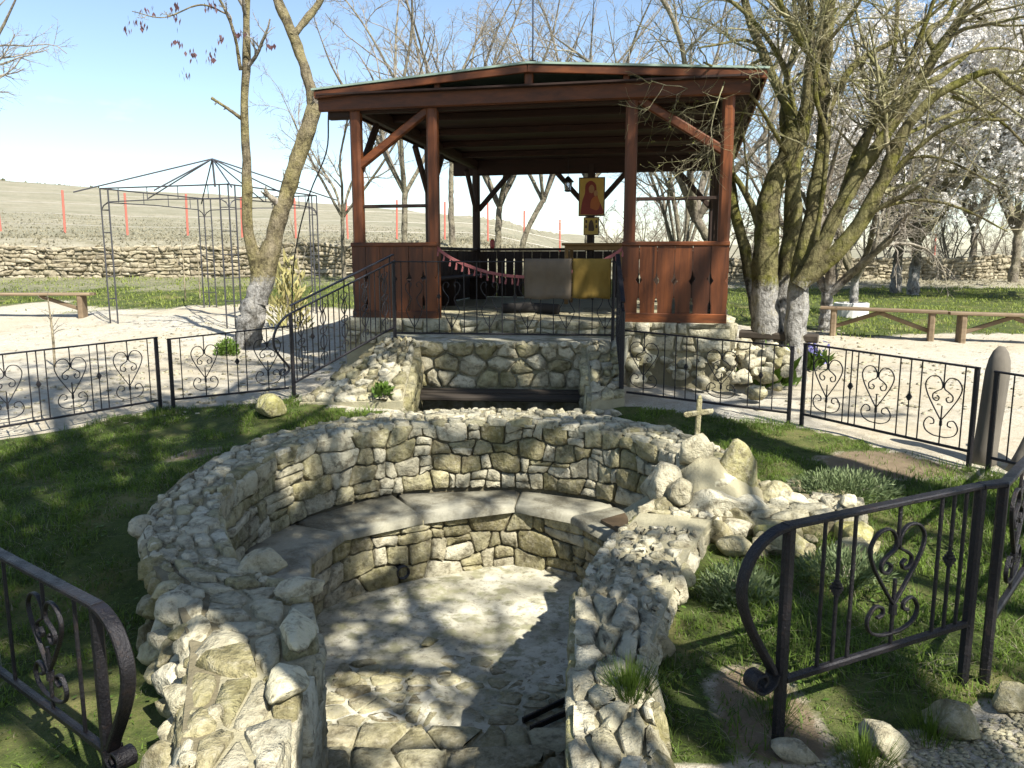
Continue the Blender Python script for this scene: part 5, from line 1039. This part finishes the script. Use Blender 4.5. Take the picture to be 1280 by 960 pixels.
# fruit trees on the right grass, some in blossom
def BLV(k=1.0, rmin=.006): return [dict(n=9, t0=.2, ang=(30, 75), len=.45, rr=.5, rmin=rmin * 2, seg=6, wob=.2, up=.05, sides=5), dict(n=8, t0=.1, ang=(30, 75), len=.5, rr=.55, rmin=rmin * 1.2, seg=5, wob=.22, up=.02, sides=4, grav=-.02), dict(n=int(8 * k), t0=.05, ang=(20, 75), len=.5, rr=.6, rmin=rmin * .8, seg=2, wob=.2, up=0, sides=3)]
for k, (px, py, Y, h, r, nl, sd, lab, bl, sp) in enumerate([
        (1034, 386, 14.6, 3.9, .15, 4, 51, 'leaning limewashed fruit tree behind the long bench end', 0, .45), (1067, 372, 17.5, 4.2, .13, 5, 52, 'fruit tree growing out of the white concrete ring', .0, .5),
        (1121, 352, 25.0, 8.0, .19, 7, 53, 'blossoming fruit tree with pale twisted foot near the far wall', 1, .40), (1142, 352, 24.2, 8.4, .20, 9, 54, 'blossoming fruit tree with grey limewashed foot near the far wall', 1, .60),
        (1268, 330, 30.0, 9.5, .20, 9, 55, 'blossoming tree with dark trunk standing at the far right wall', 1, .45), (1215, 322, 36.0, 11, .20, 9, 56, 'tall blossoming tree beyond the far right wall', 1, .42), (1340, 345, 22.0, 8.4, .20, 9, 57, 'large blossoming tree reaching in over the right grass', 1, .55)]):
    b_ = base_at(px, py, Y)
    tree('fruit_tree', lab, b_, auto_limbs(b_, h, r * .75, nl, sd, sp, .20), BLV(1.0, .005 if Y < 20 else .006), 'bark_far_white' if Y < 27 else 'bark_far', 'twig_grey', sd, 'fruit trees on the right grass', scatter=('blossom', 'blossom', 14.0, .033 * (Y / 24) ** .7, 2) if bl else None)
# bare trees behind the gazebo and on the field edge
for k, (px, py, Y, h, r, nl, sd, lab, sp, lean) in enumerate([
        (508, 330, 22, 8.5, .19, 5, 61, 'slim straight bare tree seen past the left gazebo corner', .38, (0, 0)), (622, 320, 24, 7.5, .22, 5, 62, 'several stemmed bare tree behind the back left gazebo post', .45, (.2, 0)),
        (655, 325, 23, 8.0, .18, 4, 63, 'bare tree leaning right behind the gazebo parapet', .40, (1.8, 0)), (566, 325, 30, 10.5, .22, 6, 64, 'tall pale bare tree rising behind the gazebo roof slope', .42, (0, 0)),
        (735, 320, 30, 10.5, .22, 6, 65, 'tall bare tree behind the gazebo ridge', .48, (0, 0)), (850, 330, 20, 7.0, .14, 9, 66, 'many stemmed bare bushy tree behind the right gazebo parapet', .42, (0, 0)),
        (895, 335, 17.5, 7.0, .24, 5, 67, 'bare tree with stout limb arching over the gazebo roof corner', .5, (-1.6, 0)), (430, 330, 25, 6.5, .14, 5, 68, 'low bare tree between the acacia and the gazebo', .5, (0, 0)),
        (-70, 380, 17, 7.0, .2, 5, 69, 'bare tree reaching in past the timber bench', .45, (0, 0)), (1010, 330, 27, 8.0, .2, 6, 70, 'pale bare tree behind the mossy plum trunks', .5, (0, 0)), (960, 330, 33, 9.0, .2, 6, 71, 'far bare tree behind the gazebo right corner', .5, (0, 0))]):
    b_ = base_at(px, py, Y)
    tree('bare_tree', lab, b_, auto_limbs(b_, h, r * .45, nl, sd, sp, .12 if sd == 66 else .30, lean), LVL(8, 7, 5, .40, .46, .5, .0022 + Y * .00008, .2, .2, .17), 'bark_far', 'twig_grey', sd, 'bare trees beyond the gazebo')
for k, px in enumerate((770, 815, 840, 905, 945, 985, 1022, 1082, 1105, 1165, 1190, 1235, 1262)):
    Yk = 34 + (k * 7 % 5) * 3.0; b_ = base_at(px, 320, Yk); hh = 2.6 + (k * 5 % 4) * .7
    tree('bare_shrub', ['low', 'spreading', 'upright', 'thin'][k % 4] + ' leafless shrub in the thicket beyond the right wall', b_, auto_limbs(b_, hh, .05, 7, 300 + k, .42, .08), LVL(6, 5, 4, .45, .5, .5, .007, .15, .1, .2), 'bark_far', 'twig_grey', 300 + k, 'leafless shrubs beyond the right wall', 'shrub', m=8, sides=5)
# tall bare trees standing behind the photographer; their shade dapples the lawn, pit and gazebo front
for k, (x, y, h, r, sd, sp, per, q, lab) in enumerate([(-.2, -1.6, 11.5, .22, 81, .30, 3.0, 1.0, 'tall blossoming tree behind the top of the stairs'), (4.4, -3.0, 11.0, .22, 82, .30, .0, .5, 'tall bare tree beside the path behind the curled railing'), (8.4, -3.2, 11.0, .22, 83, .30, .5, .7, 'tall bare tree beyond the right lawn railing'),
        (1.3, .1, 11.5, .22, 85, .28, 2.6, 1.0, 'tall blossoming tree on the right of the top stair'), (5.2, 2.2, 15.0, .26, 84, .19, .5, .86, 'very tall bare tree at the far end of the right lawn railing')]):
    b_ = np.array((x, y, gz0((x, y)))); tree('shade_tree', lab, b_, auto_limbs(b_, h, r, 8, sd, sp, .42), LVL(int(10 * q), int(8 * q), int(7 * q), .40, .48, .5, .007, .1, .1, .17), 'bark_far', 'twig_grey', sd, 'shade trees', scatter=('blossom', 'blossom', per, .045, 2))

# ------------------------------------------------------------------ dry stone walls at the edge of the yard
def drywall(label, pts, h, su, sv, seed, vis):
    pts = [np.array(p, float) for p in pts]; th_ = thing('dry_stone_wall', label, 'stone wall', (*pts[0], gz0(pts[0])))
    L = [np.linalg.norm(pts[i + 1] - pts[i]) for i in range(len(pts) - 1)]; cum = np.concatenate([[0], np.cumsum(L)])
    X = np.array([p[0] for p in pts]); Y = np.array([p[1] for p in pts])
    def at(u): return np.array((np.interp(u, cum, X), np.interp(u, cum, Y)))
    def mp(u, v, d):
        p = at(u); e = nrm(at(u + .1) - at(u - .1)); n_ = np.array((e[1], -e[0])); z = float(gh(p[0], p[1])); hh = h * (1 + .10 * fbm(u, 0, .5))
        return np.array((*(p + n_ * d), z + v / h * hh))
    V = []; us_ = np.linspace(0, cum[-1], 40); F = []
    for u in us_:
        V += [mp(u, -.3, 0), mp(u, h * .93, 0), mp(u, h * .93, -.4), mp(u, -.3, -.4)]
    for k in range(39):
        for j in range(4): F.append((k * 4 + j, k * 4 + 4 + j, k * 4 + 4 + (j + 1) % 4, k * 4 + (j + 1) % 4))
    obj('mortar', V, F, 'mortar', th_)
    courses(th_, mp, (0, cum[-1], -.05, h), su, sv, (.03, .10), 'field_stone', seed, .008, .10, rough=.012, wav=.5)
    rs = random.Random(seed)
    for k in range(int(cum[-1] / .42)):
        u = k * .42 + rs.uniform(0, .2); p = mp(u, h * .97, -.12); rock('cap_stone', p, (.24, .18, .07), 'field_stone', th_, seed * 10 + k)
drywall('long low dry stone wall beyond the wire pavilion', [(-19.5, 25.2), (-10, 26.0), (-3.2, 26.6)], 1.02, .40, .14, 141, 0)
drywall('low tumbled dry stone wall beyond the right benches', [(7.0, 30.0), (14, 31.5), (22, 33)], .90, .40, .13, 142, 0)
# wire fence with red posts
for k, px in enumerate([-75, 2, 82, 160, 235, 303, 370, 435, 496, 556, 610, 655, 700, 1062, 1170]):
    Yk = 38 + k * .5; p = PXY(px, 300, Yk); z = gz0(p); lean = rr.gauss(0, .04)
    mb = MB(); mb.bar((p[0], Yk, z - .2), (p[0] + lean, Yk, z + 2.0), .09, .09, (1, 0, 0)); o = mb.build('fence_post', 'red_paint'); tag(o, 'red painted post of the wire fence along the dry field', 'fence post', 'red fence posts on the field'); recenter(o, (p[0], Yk, z))
mb = MB()
for hz in (.4, .9, 1.4, 1.85):
    P = []
    for k, px in enumerate(np.linspace(-75, 710, 24)): Yk = 38 + .5 * 12 * k / 23; p = PXY(px, 300, Yk); P.append((p[0], Yk, gz0(p) + hz))
    mb.tube(P, .006, 3)
wf = mb.build('fence_wire', 'wire'); tag(wf, 'thin fence wires strung between the red posts', 'wire'); recenter(wf, (-10, 40, 2))

# wire pavilion frame (unfinished arbour) on the left
PV = np.array((-5.7, 15.7)); zP = gz0(PV); pv = thing('wire_pavilion', 'bare thin metal pavilion frame with radiating roof rods on the left yard', 'pavilion frame', (*PV, zP))
ang = R(-18.4); pu = np.array((math.cos(ang), math.sin(ang))); pw = np.array((-math.sin(ang), math.cos(ang))); hs = 1.38; PH = 2.38
def pvp(a, b, z): p = PV + pu * a * hs + pw * b * hs; return np.array((p[0], p[1], zP + z))
corners = [(-1, -1), (1, -1), (1, 1), (-1, 1)]
for (a, b) in corners:
    for da, db in ((0, 0), (-.13 * np.sign(a), 0), (0, -.13 * np.sign(b))):
        mb = MB(); mb.tube([pvp(a + da, b + db, -.1), pvp(a + da, b + db, PH)], .014, 5); mb.build('leg', 'grey_iron', pv)
    for z in (.4, .8, 1.2, 1.6, 2.0): mb = MB(); mb.tube([pvp(a - .13 * np.sign(a), b, z), pvp(a, b, z), pvp(a, b - .13 * np.sign(b), z)], .008, 4); mb.build('rung', 'grey_iron', pv)
for k in range(4):
    (a, b), (c_, d_) = corners[k], corners[(k + 1) % 4]
    mb = MB(); mb.tube([pvp(a, b, PH), pvp(c_, d_, PH)], .014, 5); mb.build('beam', 'grey_iron', pv)
    f = lambda t_: (a + (c_ - a) * t_, b + (d_ - b) * t_)
    mb = MB(); mb.tube([pvp(*f(0), PH - .38), pvp(*f(.02), PH - .30), pvp(*f(.06), PH - .24), pvp(*f(.5), PH - .22), pvp(*f(.94), PH - .24), pvp(*f(.98), PH - .30), pvp(*f(1), PH - .38)], .011, 5); mb.build('beam', 'grey_iron', pv)
    for t_ in (.15, .38, .62, .85): mb = MB(); mb.tube([pvp(*f(t_), PH - .22), pvp(*f(t_), PH)], .008, 4); mb.build('strut', 'grey_iron', pv)
ap = (0, 0, PH + .62)
for k in range(8):
    a = k * math.pi / 4; e = 1.22 if k % 2 else 1.14; sx, sy = math.cos(a), math.sin(a); mx_ = max(abs(sx), abs(sy)); mb = MB(); mb.tube([pvp(*ap), pvp(sx / mx_ * e, sy / mx_ * e, PH - .08)], .014, 5); mb.build('roof_rod', 'grey_iron', pv)
mb = MB(); mb.tube([pvp(0, 0, PH + .62), pvp(.02, 0, PH + .1)], .02, 5); mb.build('finial', 'grey_iron', pv)
# benches
def long_bench(label, p0, p1, h, mat='bench_wood'):
    p0, p1 = np.array(p0, float), np.array(p1, float); d = nrm(p1 - p0); nv = np.array((d[1], -d[0])); z0, z1 = gz0(p0), gz0(p1)
    th_ = thing('timber_bench', label, 'bench', (*((p0 + p1) / 2), (z0 + z1) / 2)); n3 = np.array((nv[0], nv[1], 0)); d3 = np.array((d[0], d[1], 0)); A = np.array((*p0, z0)); B = np.array((*p1, z1)); up = np.array((0, 0, 1.))
    mb = MB(); mb.bar(A - d3 * .12 + up * (h - .025), B + d3 * .12 + up * (h - .025), .30, .05, n3); mb.build('seat', mat, th_)
    for P_, s in ((A, 1), (B, -1)):
        mb = MB(); mb.bar(P_ + d3 * .1 * s - up * .05, P_ + d3 * .1 * s + up * (h - .05), .26, .10, n3); mb.build('leg', mat, th_)
        mb = MB(); mb.bar(P_ + d3 * .14 * s + up * .16, P_ + d3 * .9 * s + up * (h - .06), .05, .07, n3); mb.build('brace', mat, th_)
r1, r2 = PXY(1034, 404, 14.0)[:2], PXY(1172, 412, 13.3)[:2]; long_bench('long plank bench at the gravel edge nearer the plum trees', r1, r2, .50)
long_bench('plank bench standing end to end beyond the first along the gravel', PXY(1193, 413, 13.2)[:2], PXY(1345, 420, 12.8)[:2], .50); long_bench('pale plank bench standing on the left yard near the wire pavilion', PXY(-90, 392, 15.6)[:2], PXY(110, 390, 15.8)[:2], .48)
# white ring at the fruit tree, log, shrub, saplings
cR = base_at(1065, 372, 17.5); lathe(thing('planter_ring', 'white concrete ring round the foot of a fruit tree', 'planter', cR), 'ring', [(.36, -.1), (.36, .30), (.33, .31), (.29, .31), (.29, -.08)], 'white_wash', cR, 20)
lg = G(GW + .55, .9, -.35); mb = MB(); mb.bar(G(GW + .3, 1.2, -.22), G(GW + 1.2, 1.0, -.24), .22, .10, GV); o = mb.build('timber_beam', 'old_plank'); tag(o, 'dark timber beam lying on rubble beside the gazebo platform', 'beam'); recenter(o, G(GW + .7, 1.1, -.3))
def foliage(name, label, cat, c, r, n, size, mat, seed, up=.5, long=2.2, kindtop=None):
    rng = np.random.default_rng(seed); c = np.array(c, float); th_ = thing(name, label, cat, c)
    d = rng.normal(size=(n, 3)); d[:, 2] = np.abs(d[:, 2]); d /= np.linalg.norm(d, axis=1, keepdims=True); q = c + d * np.array(r) * rng.uniform(.15, 1, (n, 1)) ** .6
    a = d * (1 - up) + np.array((0, 0, up)) + rng.normal(size=(n, 3)) * .35; a /= np.linalg.norm(a, axis=1, keepdims=True); b = np.cross(a, rng.normal(size=(n, 3))); b /= np.linalg.norm(b, axis=1, keepdims=True); s = size * rng.uniform(.6, 1.3, (n, 1))
    V = np.stack([q, q + a * s * long * .5 + b * s * .5, q + a * s * long, q + a * s * long * .5 - b * s * .5], 1).reshape(-1, 3); o = obj('leaves', V, np.arange(4 * n).reshape(-1, 4), mat, th_); o['kind'] = 'stuff'
    mb = MB()
    for k in range(6): e = c + np.array((rng.normal() * r[0] * .4, rng.normal() * r[1] * .4, r[2] * .7)); mb.tube([c - np.array((0, 0, .03)), (c + e) / 2 + rng.normal(size=3) * .02, e], [.006, .005, .002], 4)
    mb.build('stem', 'twig_grey', th_); return th_
foliage('leafy_plant', 'small bright green weed growing on the rubble slope', 'plant', (-1.22, 7.42, .30), (.09, .07, .11), 220, .024, 'leaf_green', 1)
foliage('shrub', 'small dark green shrub at the acacia foot', 'shrub', base_at(284, 437, 11.8), (.18, .18, .25), 900, .022, 'leaf_green', 2)
foliage('leafy_plant', 'clump of green iris leaves at the straight plum trunk', 'plant', base_at(965, 492, 9.1), (.28, .18, .24), 130, .09, 'leaf_green', 3, .8, 3.2); foliage('leafy_plant', 'green leaf tuft between the limewashed trunks', 'plant', base_at(985, 428, 11.0), (.16, .14, .2), 90, .08, 'leaf_green', 4, .8, 3.0)
hy = foliage('flower_clump', 'clump of blue spring flowers behind the fence joint', 'flowers', base_at(1016, 432, 10.6), (.16, .12, .16), 110, .07, 'leaf_green', 5, .8, 3.0)
rng = np.random.default_rng(8); c_ = base_at(1016, 432, 10.6); q = c_ + rng.normal(size=(90, 3)) * np.array((.10, .07, .07)) + np.array((0, 0, .27)); a = rng.normal(size=(90, 3)) * .02; b = rng.normal(size=(90, 3)) * .02
o = obj('petals', np.stack([q + a, q + b, q - a, q - b], 1).reshape(-1, 3), np.arange(360).reshape(-1, 4), 'petal_blue', hy); o['kind'] = 'stuff'
foliage('feathery_herb', 'silvery feathery herb sprawling over the right lawn by the ruin wall', 'herb', (2.25, 5.25, float(ground_z(2.25, 5.25))), (.40, .26, .17), 3200, .009, 'leaf_silver', 6, .3, 5.0); foliage('feathery_herb', 'grey green weed growing below the ruin wall behind the near railing', 'herb', (1.75, 4.0, -.08), (.26, .22, .15), 1500, .009, 'leaf_silver', 7, .4, 5.0)
foliage('feathery_herb', 'green weed growing by the cobbled flank wall foot', 'herb', (1.12, 3.75, -.08), (.2, .2, .16), 1300, .009, 'leaf_silver', 9, .4, 5.0)
foliage('reed_clump', 'tall yellow reed clump behind the sloping handrail', 'reeds', base_at(362, 395, 14.0), (.35, .3, 1.3), 420, .045, 'reed', 10, .75, 4.0)
for k, (px, py, Y, h, lab) in enumerate([(66, 432, 10.6, .95, 'bare sapling with side twigs standing behind the left fence'), (232, 380, 19, 1.6, 'thin sapling in the grass behind the wire pavilion'), (375, 385, 15, 2.2, 'slanting pale sapling by the reed clump'), (250, 372, 19.5, 1.2, 'low forked sapling in the grass by the acacia')]):
    b_ = base_at(px, py, Y); tree('sapling', lab, b_, [([b_ - np.array((0, 0, .05)), b_ + np.array((.01, 0, h * .5)), b_ + np.array((-.01 - .15 * (k == 2), 0, h))], [.018, .014, .006])], [dict(n=9, t0=.45, ang=(35, 75), len=.28, rr=.5, rmin=.004, seg=4, wob=.15, up=.1, sides=4)], 'bark_pale_young', 'twig_grey', 90 + k, None, 'sapling', m=6, sides=6)
mb = MB(); P = [G(-.36, .02, 2.42), PXY(408, 190, 10.6), PXY(388, 240, 10.9), PXY(374, 290, 11.3), PXY(366, 345, 11.6), base_at(364, 430, 11.8)]; mb.tube(catmull(P, 5), .010, 5); o = mb.build('black_cable', 'plastic_black'); tag(o, 'black cable drooping from the gazebo roof corner to the ground', 'cable'); recenter(o, base_at(364, 430, 11.8))

# far bushes on the hill crest
for k in range(9):
    az = R(-33 + k * .75 + rr.gauss(0, .2)); d_ = 285; c_ = np.array((math.sin(az) * d_, math.cos(az) * d_, 0)); c_[2] = gz0(c_); foliage('hill_bush', 'small dark bush on the crest of the dry hill', 'bush', c_, (2.2 + rr.random() * 2, 2, 1.5 + rr.random()), 110, .9, 'far_bush', 200 + k, .3, 1.3)['group'] = 'bushes on the hill crest'

# ------------------------------------------------------------------ rocks and gravel in the foreground
for k, (px, py, a, b, c_, lab, m_) in enumerate([(1000, 945, .10, .06, .05, 'pale angular rock at the foot of the near railing post', 'limestone_pale'), (1100, 925, .16, .10, .07, 'flat pale rock half sunk at the gravel edge', 'limestone_pale'), (1190, 905, .17, .11, .08, 'broad grey rock at the gravel edge under the front railing', 'limestone'), (1262, 880, .13, .10, .09, 'rough rock beside the front railing corner', 'limestone')]):
    p = PXZ(px, py, -.08); o = rock('edge_rock', (p[0], p[1], float(ground_z(p[0], p[1])) + c_ * .35), (a, b, c_), m_, None, 800 + k); tag(o, lab, 'rock')
rng = np.random.default_rng(12); n = 5200; px_ = rng.uniform(1.0, 2.9, n); py_ = 2.45 + (px_ - 1.0) * .35 - rng.uniform(0, .75, n) ** .9
cub = np.array([(x, y, z) for z in (-1, 1) for y in (-1, 1) for x in (-1, 1)], float) * .8; cf = np.array([(0, 2, 3, 1), (4, 5, 7, 6), (0, 1, 5, 4), (2, 6, 7, 3), (0, 4, 6, 2), (1, 3, 7, 5)])
sz = rng.uniform(.004, .012, (n, 1, 1)); V = np.stack([px_, py_, ground_z(px_, py_) + .002], -1)[:, None, :] + (cub[None] + rng.normal(size=(n, 8, 3)) * .35) * sz * np.array((1.2, 1, .6)); F = (cf[None] + (np.arange(n) * 8)[:, None, None]).reshape(-1, 4)
o = obj('gravel', V.reshape(-1, 3), F, 'flagstone'); tag(o, 'loose grey gravel at the edge of the path', 'gravel', None, 'stuff')
# litter of small stones on the soil and yard
n = 1600; px_ = rng.uniform(-6, 6, n); py_ = rng.uniform(7.6, 15, n); ok = ~in_poly(px_, py_, [(-1.6, 7), (1.3, 7), (4, 9), (4.4, 15), (-1, 15), (-2.4, 8.0)]); px_, py_ = px_[ok], py_[ok]; n = len(px_); sz = rng.uniform(.008, .03, (n, 1, 1))
V = np.stack([px_, py_, ground_z(px_, py_) + .004], -1)[:, None, :] + (cub[None] + rng.normal(size=(n, 8, 3)) * .35) * sz * np.array((1.2, 1, .6)); o = obj('yard_pebbles', V.reshape(-1, 3), (cf[None] + (np.arange(n) * 8)[:, None, None]).reshape(-1, 4), 'limestone_pale'); tag(o, 'scattered pebbles on the pale gravel yard', 'pebbles', None, 'stuff')

n = 2600; px_ = rng.uniform(-9, 9, n); py_ = rng.uniform(7.4, 16, n); ok = ~in_poly(px_, py_, [(-1.6, 7), (1.3, 7), (4, 9), (4.4, 15), (-1, 15), (-2.4, 8.0)]); px_, py_ = px_[ok], py_[ok]; n = len(px_); a = rng.normal(size=(n, 3)) * np.array((1, 1, .25)); a /= np.linalg.norm(a, axis=1, keepdims=True); b = np.cross(a, np.array((0, 0, 1.))) + rng.normal(size=(n, 3)) * .2; sz = rng.uniform(.012, .035, (n, 1)); c_ = np.stack([px_, py_, ground_z(px_, py_) + .014], -1)
tag(obj('dry_leaves', np.stack([c_ - a * sz, c_ + b * sz * .5, c_ + a * sz, c_ - b * sz * .5], 1).reshape(-1, 3), np.arange(4 * n).reshape(-1, 4), 'grass_dry'), 'dry leaf litter blown over the pale yard', 'leaves', None, 'stuff')
# ------------------------------------------------------------------ grass
def grass(name, label, poly_box, n, h, w, mat, seed, inside, lay=.5):
    rng = np.random.default_rng(seed); x = rng.uniform(poly_box[0], poly_box[1], n); y = rng.uniform(poly_box[2], poly_box[3], n)
    ok = inside(x, y); x, y = x[ok], y[ok]; g_, s_, d_ = masks(x, y)
    i = np.clip(np.searchsorted(xs, x), 0, NX - 1); keep = rng.random(len(x)) < g_ * 1.15; x, y = x[keep], y[keep]; n = len(x)
    cl = np.vectorize(lambda a, b: fbm(a, b, 4.0) + .7 * fbm(a + 5, b, 1.3))(x, y)
    z = ground_z(x, y) - .006; hh = h * rng.uniform(.45, 1.25, n) * (1 + 1.3 * cl); hh = np.maximum(hh, h * .25); an = rng.uniform(0, 6.283, n); la = rng.uniform(0, 1, n) * lay
    b0 = np.stack([x, y, z], -1); s = np.stack([np.cos(an), np.sin(an), np.zeros(n)], -1) * (w * rng.uniform(.6, 1.3, n))[:, None]; l = np.stack([-np.sin(an) * la, np.cos(an) * la, np.ones(n)], -1) * hh[:, None]; l2 = l.copy(); l2[:, :2] *= 2.2; l2[:, 2] *= .9
    V = np.stack([b0 - s, b0 + s, b0 + s * .7 + l * .55, b0 + l2, b0 - s * .7 + l * .55], 1).reshape(-1, 3); f = np.arange(n)[:, None] * 5
    F = np.concatenate([f + np.array([0, 1, 2, 4]), f + np.array([4, 2, 3, 3])]); 
    F3 = np.concatenate([f + np.array([0, 1, 2]), f + np.array([0, 2, 4]), f + np.array([4, 2, 3])]); o = obj(name, V, F3, mat); tag(o, label, 'grass', None, 'stuff'); return o
wall_out = [tuple(p) for p in OUT]
inl = lambda x, y: in_poly(x, y, LAWN_L) & ~in_poly(x, y, wall_out) & (y > 1.2)
inr_ = lambda x, y: in_poly(x, y, LAWN_R) & ~in_poly(x, y, wall_out)
grass('lawn_grass', 'short green lawn grass on the shaded left side of the pit', (-6, -.9, 1.2, 8.2), 130000, .045, .0029, 'grass_blade', 21, inl, .9); grass('lawn_grass', 'green grass on the right lawn inside the railings', (.55, 4.3, 2.3, 7.7), 85000, .047, .0028, 'grass_blade', 22, inr_, .9)
grass('dead_grass', 'scattered dead straw blades among the lawn grass', (-6, 4.3, 1.2, 8.2), 38000, .035, .0018, 'grass_dry', 27, lambda x, y: inl(x, y) | inr_(x, y), 2.0)
rng = np.random.default_rng(61); n = 5000; x = rng.uniform(-6, 4.2, n); y = rng.uniform(2.2, 8, n); x = x + .12 * np.sin(y * 23); cl = np.vectorize(lambda a, b: fbm(a, b, 2.1))(x, y); ok = (inl(x, y) | inr_(x, y)) & (cl > .12) & (masks(x, y)[0] > .6); x, y = x[ok], y[ok]; n = len(x); z = ground_z(x, y) + rng.uniform(.005, .035, n); a = rng.normal(size=(n, 3)) * np.array((1, 1, .35)); a /= np.linalg.norm(a, axis=1, keepdims=True); b = np.cross(a, np.array((0, 0, 1.))); sz = rng.uniform(.008, .020, (n, 1)); c_ = np.stack([x, y, z], -1)
tag(obj('lawn_weeds', np.stack([c_ - a * sz, c_ + b * sz * .6, c_ + a * sz, c_ - b * sz * .6], 1).reshape(-1, 3), np.arange(4 * n).reshape(-1, 4), 'leaf_green'), 'small broad leaved weeds spreading through the lawn', 'weeds', None, 'stuff')
grass('meadow_grass', 'bright green grass strip in front of the dry stone walls', (-16, 22, 13.5, 28.5), 75000, .055, .012, 'grass_far', 23, lambda x, y: (np.abs(x) < y * .75) & (x > -15.5), .6)
rng = np.random.default_rng(77); n = 45000; th0 = rng.uniform(-.62, .62, n); rad = 29 + 60 * rng.uniform(0, 1, n) ** 1.6; x = np.sin(th0) * rad; y = np.cos(th0) * rad; ok = y > 28.3; x, y = x[ok], y[ok]; n = len(x); z = ground_z(x, y); w = rng.normal(size=(n, 3)) * np.array((1, 1, 0)) * .035; l = rng.normal(size=(n, 3)) * .08; l[:, 2] = rng.uniform(.03, .14, n); b0 = np.stack([x, y, z - .02], -1)
tag(obj('dry_grass', np.stack([b0 - w, b0 + w, b0 + l], 1).reshape(-1, 3), np.arange(3 * n).reshape(-1, 3), 'grass_dry'), 'dry pale grass tufts covering the field slope beyond the walls', 'grass', None, 'stuff')
for k, (x, y, n_, lab) in enumerate([(.42, 2.62, 380, 'bright grass tuft rooted in the cobbled wall top'), (1.18, 2.45, 420, 'grass tuft by the pale rocks at the near railing foot'), (.98, 2.75, 300, 'grass tuft beside the near railing post'), (1.5, 2.62, 340, 'grass tuft between the flat rocks under the near railing')]):
    rng = np.random.default_rng(40 + k); z = (ztop(x, y) if k == 0 else float(ground_z(x, y))) - .01; a = rng.uniform(0, 6.28, n_); r_ = rng.uniform(0, .09, n_) ; b0 = np.stack([x + np.cos(a) * r_, y + np.sin(a) * r_, np.full(n_, z)], -1); l = np.stack([np.cos(a) * r_ * .8 + rng.normal(size=n_) * .015, np.sin(a) * r_ * .8 + rng.normal(size=n_) * .015, rng.uniform(.05, .12, n_)], -1); s = np.stack([-np.sin(a), np.cos(a), 0 * a], -1) * .002
    o = obj('grass_tuft', np.stack([b0 - s, b0 + s, b0 + l], 1).reshape(-1, 3), np.arange(3 * n_).reshape(-1, 3), 'grass_blade'); tag(o, lab, 'grass', None, 'stuff')

# ------------------------------------------------------------------ more than about 300 stones on one wall: the smallest ones become one joined part
bpy.context.view_layer.update()
kids = {}
for o in bpy.data.objects:
    if o.parent is not None and o.type == 'MESH' and o.name.split('.')[0] == 'stone': kids.setdefault(o.parent.name, []).append(o)
for pn, lst in kids.items():
    if len(lst) <= 300: continue
    par = bpy.data.objects[pn]; here = np.array(cam.location)
    def shown(o):
        co = np.empty(len(o.data.vertices) * 3, np.float32); o.data.vertices.foreach_get('co', co); co = co.reshape(-1, 3); sp = np.sort(co.max(0) - co.min(0)); return float(sp[1] * sp[2]) / float(((co.mean(0) + np.array(par.location) - here) ** 2).sum())
    lst.sort(key=shown, reverse=True); V = []; F = []; mt = lst[-1].data.materials[0].name
    for o in lst[298:]:
        b0 = len(V); V += [tuple(v.co) for v in o.data.vertices]; F += [tuple(i + b0 for i in p.vertices) for p in o.data.polygons]; bpy.data.objects.remove(o, do_unlink=True)
    me = bpy.data.meshes.new('small_stones'); me.from_pydata(V, [], F); me.materials.append(MATS[mt.split('.')[0]]); me.polygons.foreach_set('use_smooth', np.ones(len(me.polygons), bool))
    so = bpy.data.objects.new('small_stones', me); COL.objects.link(so); so.parent = par; so['kind'] = 'stuff'
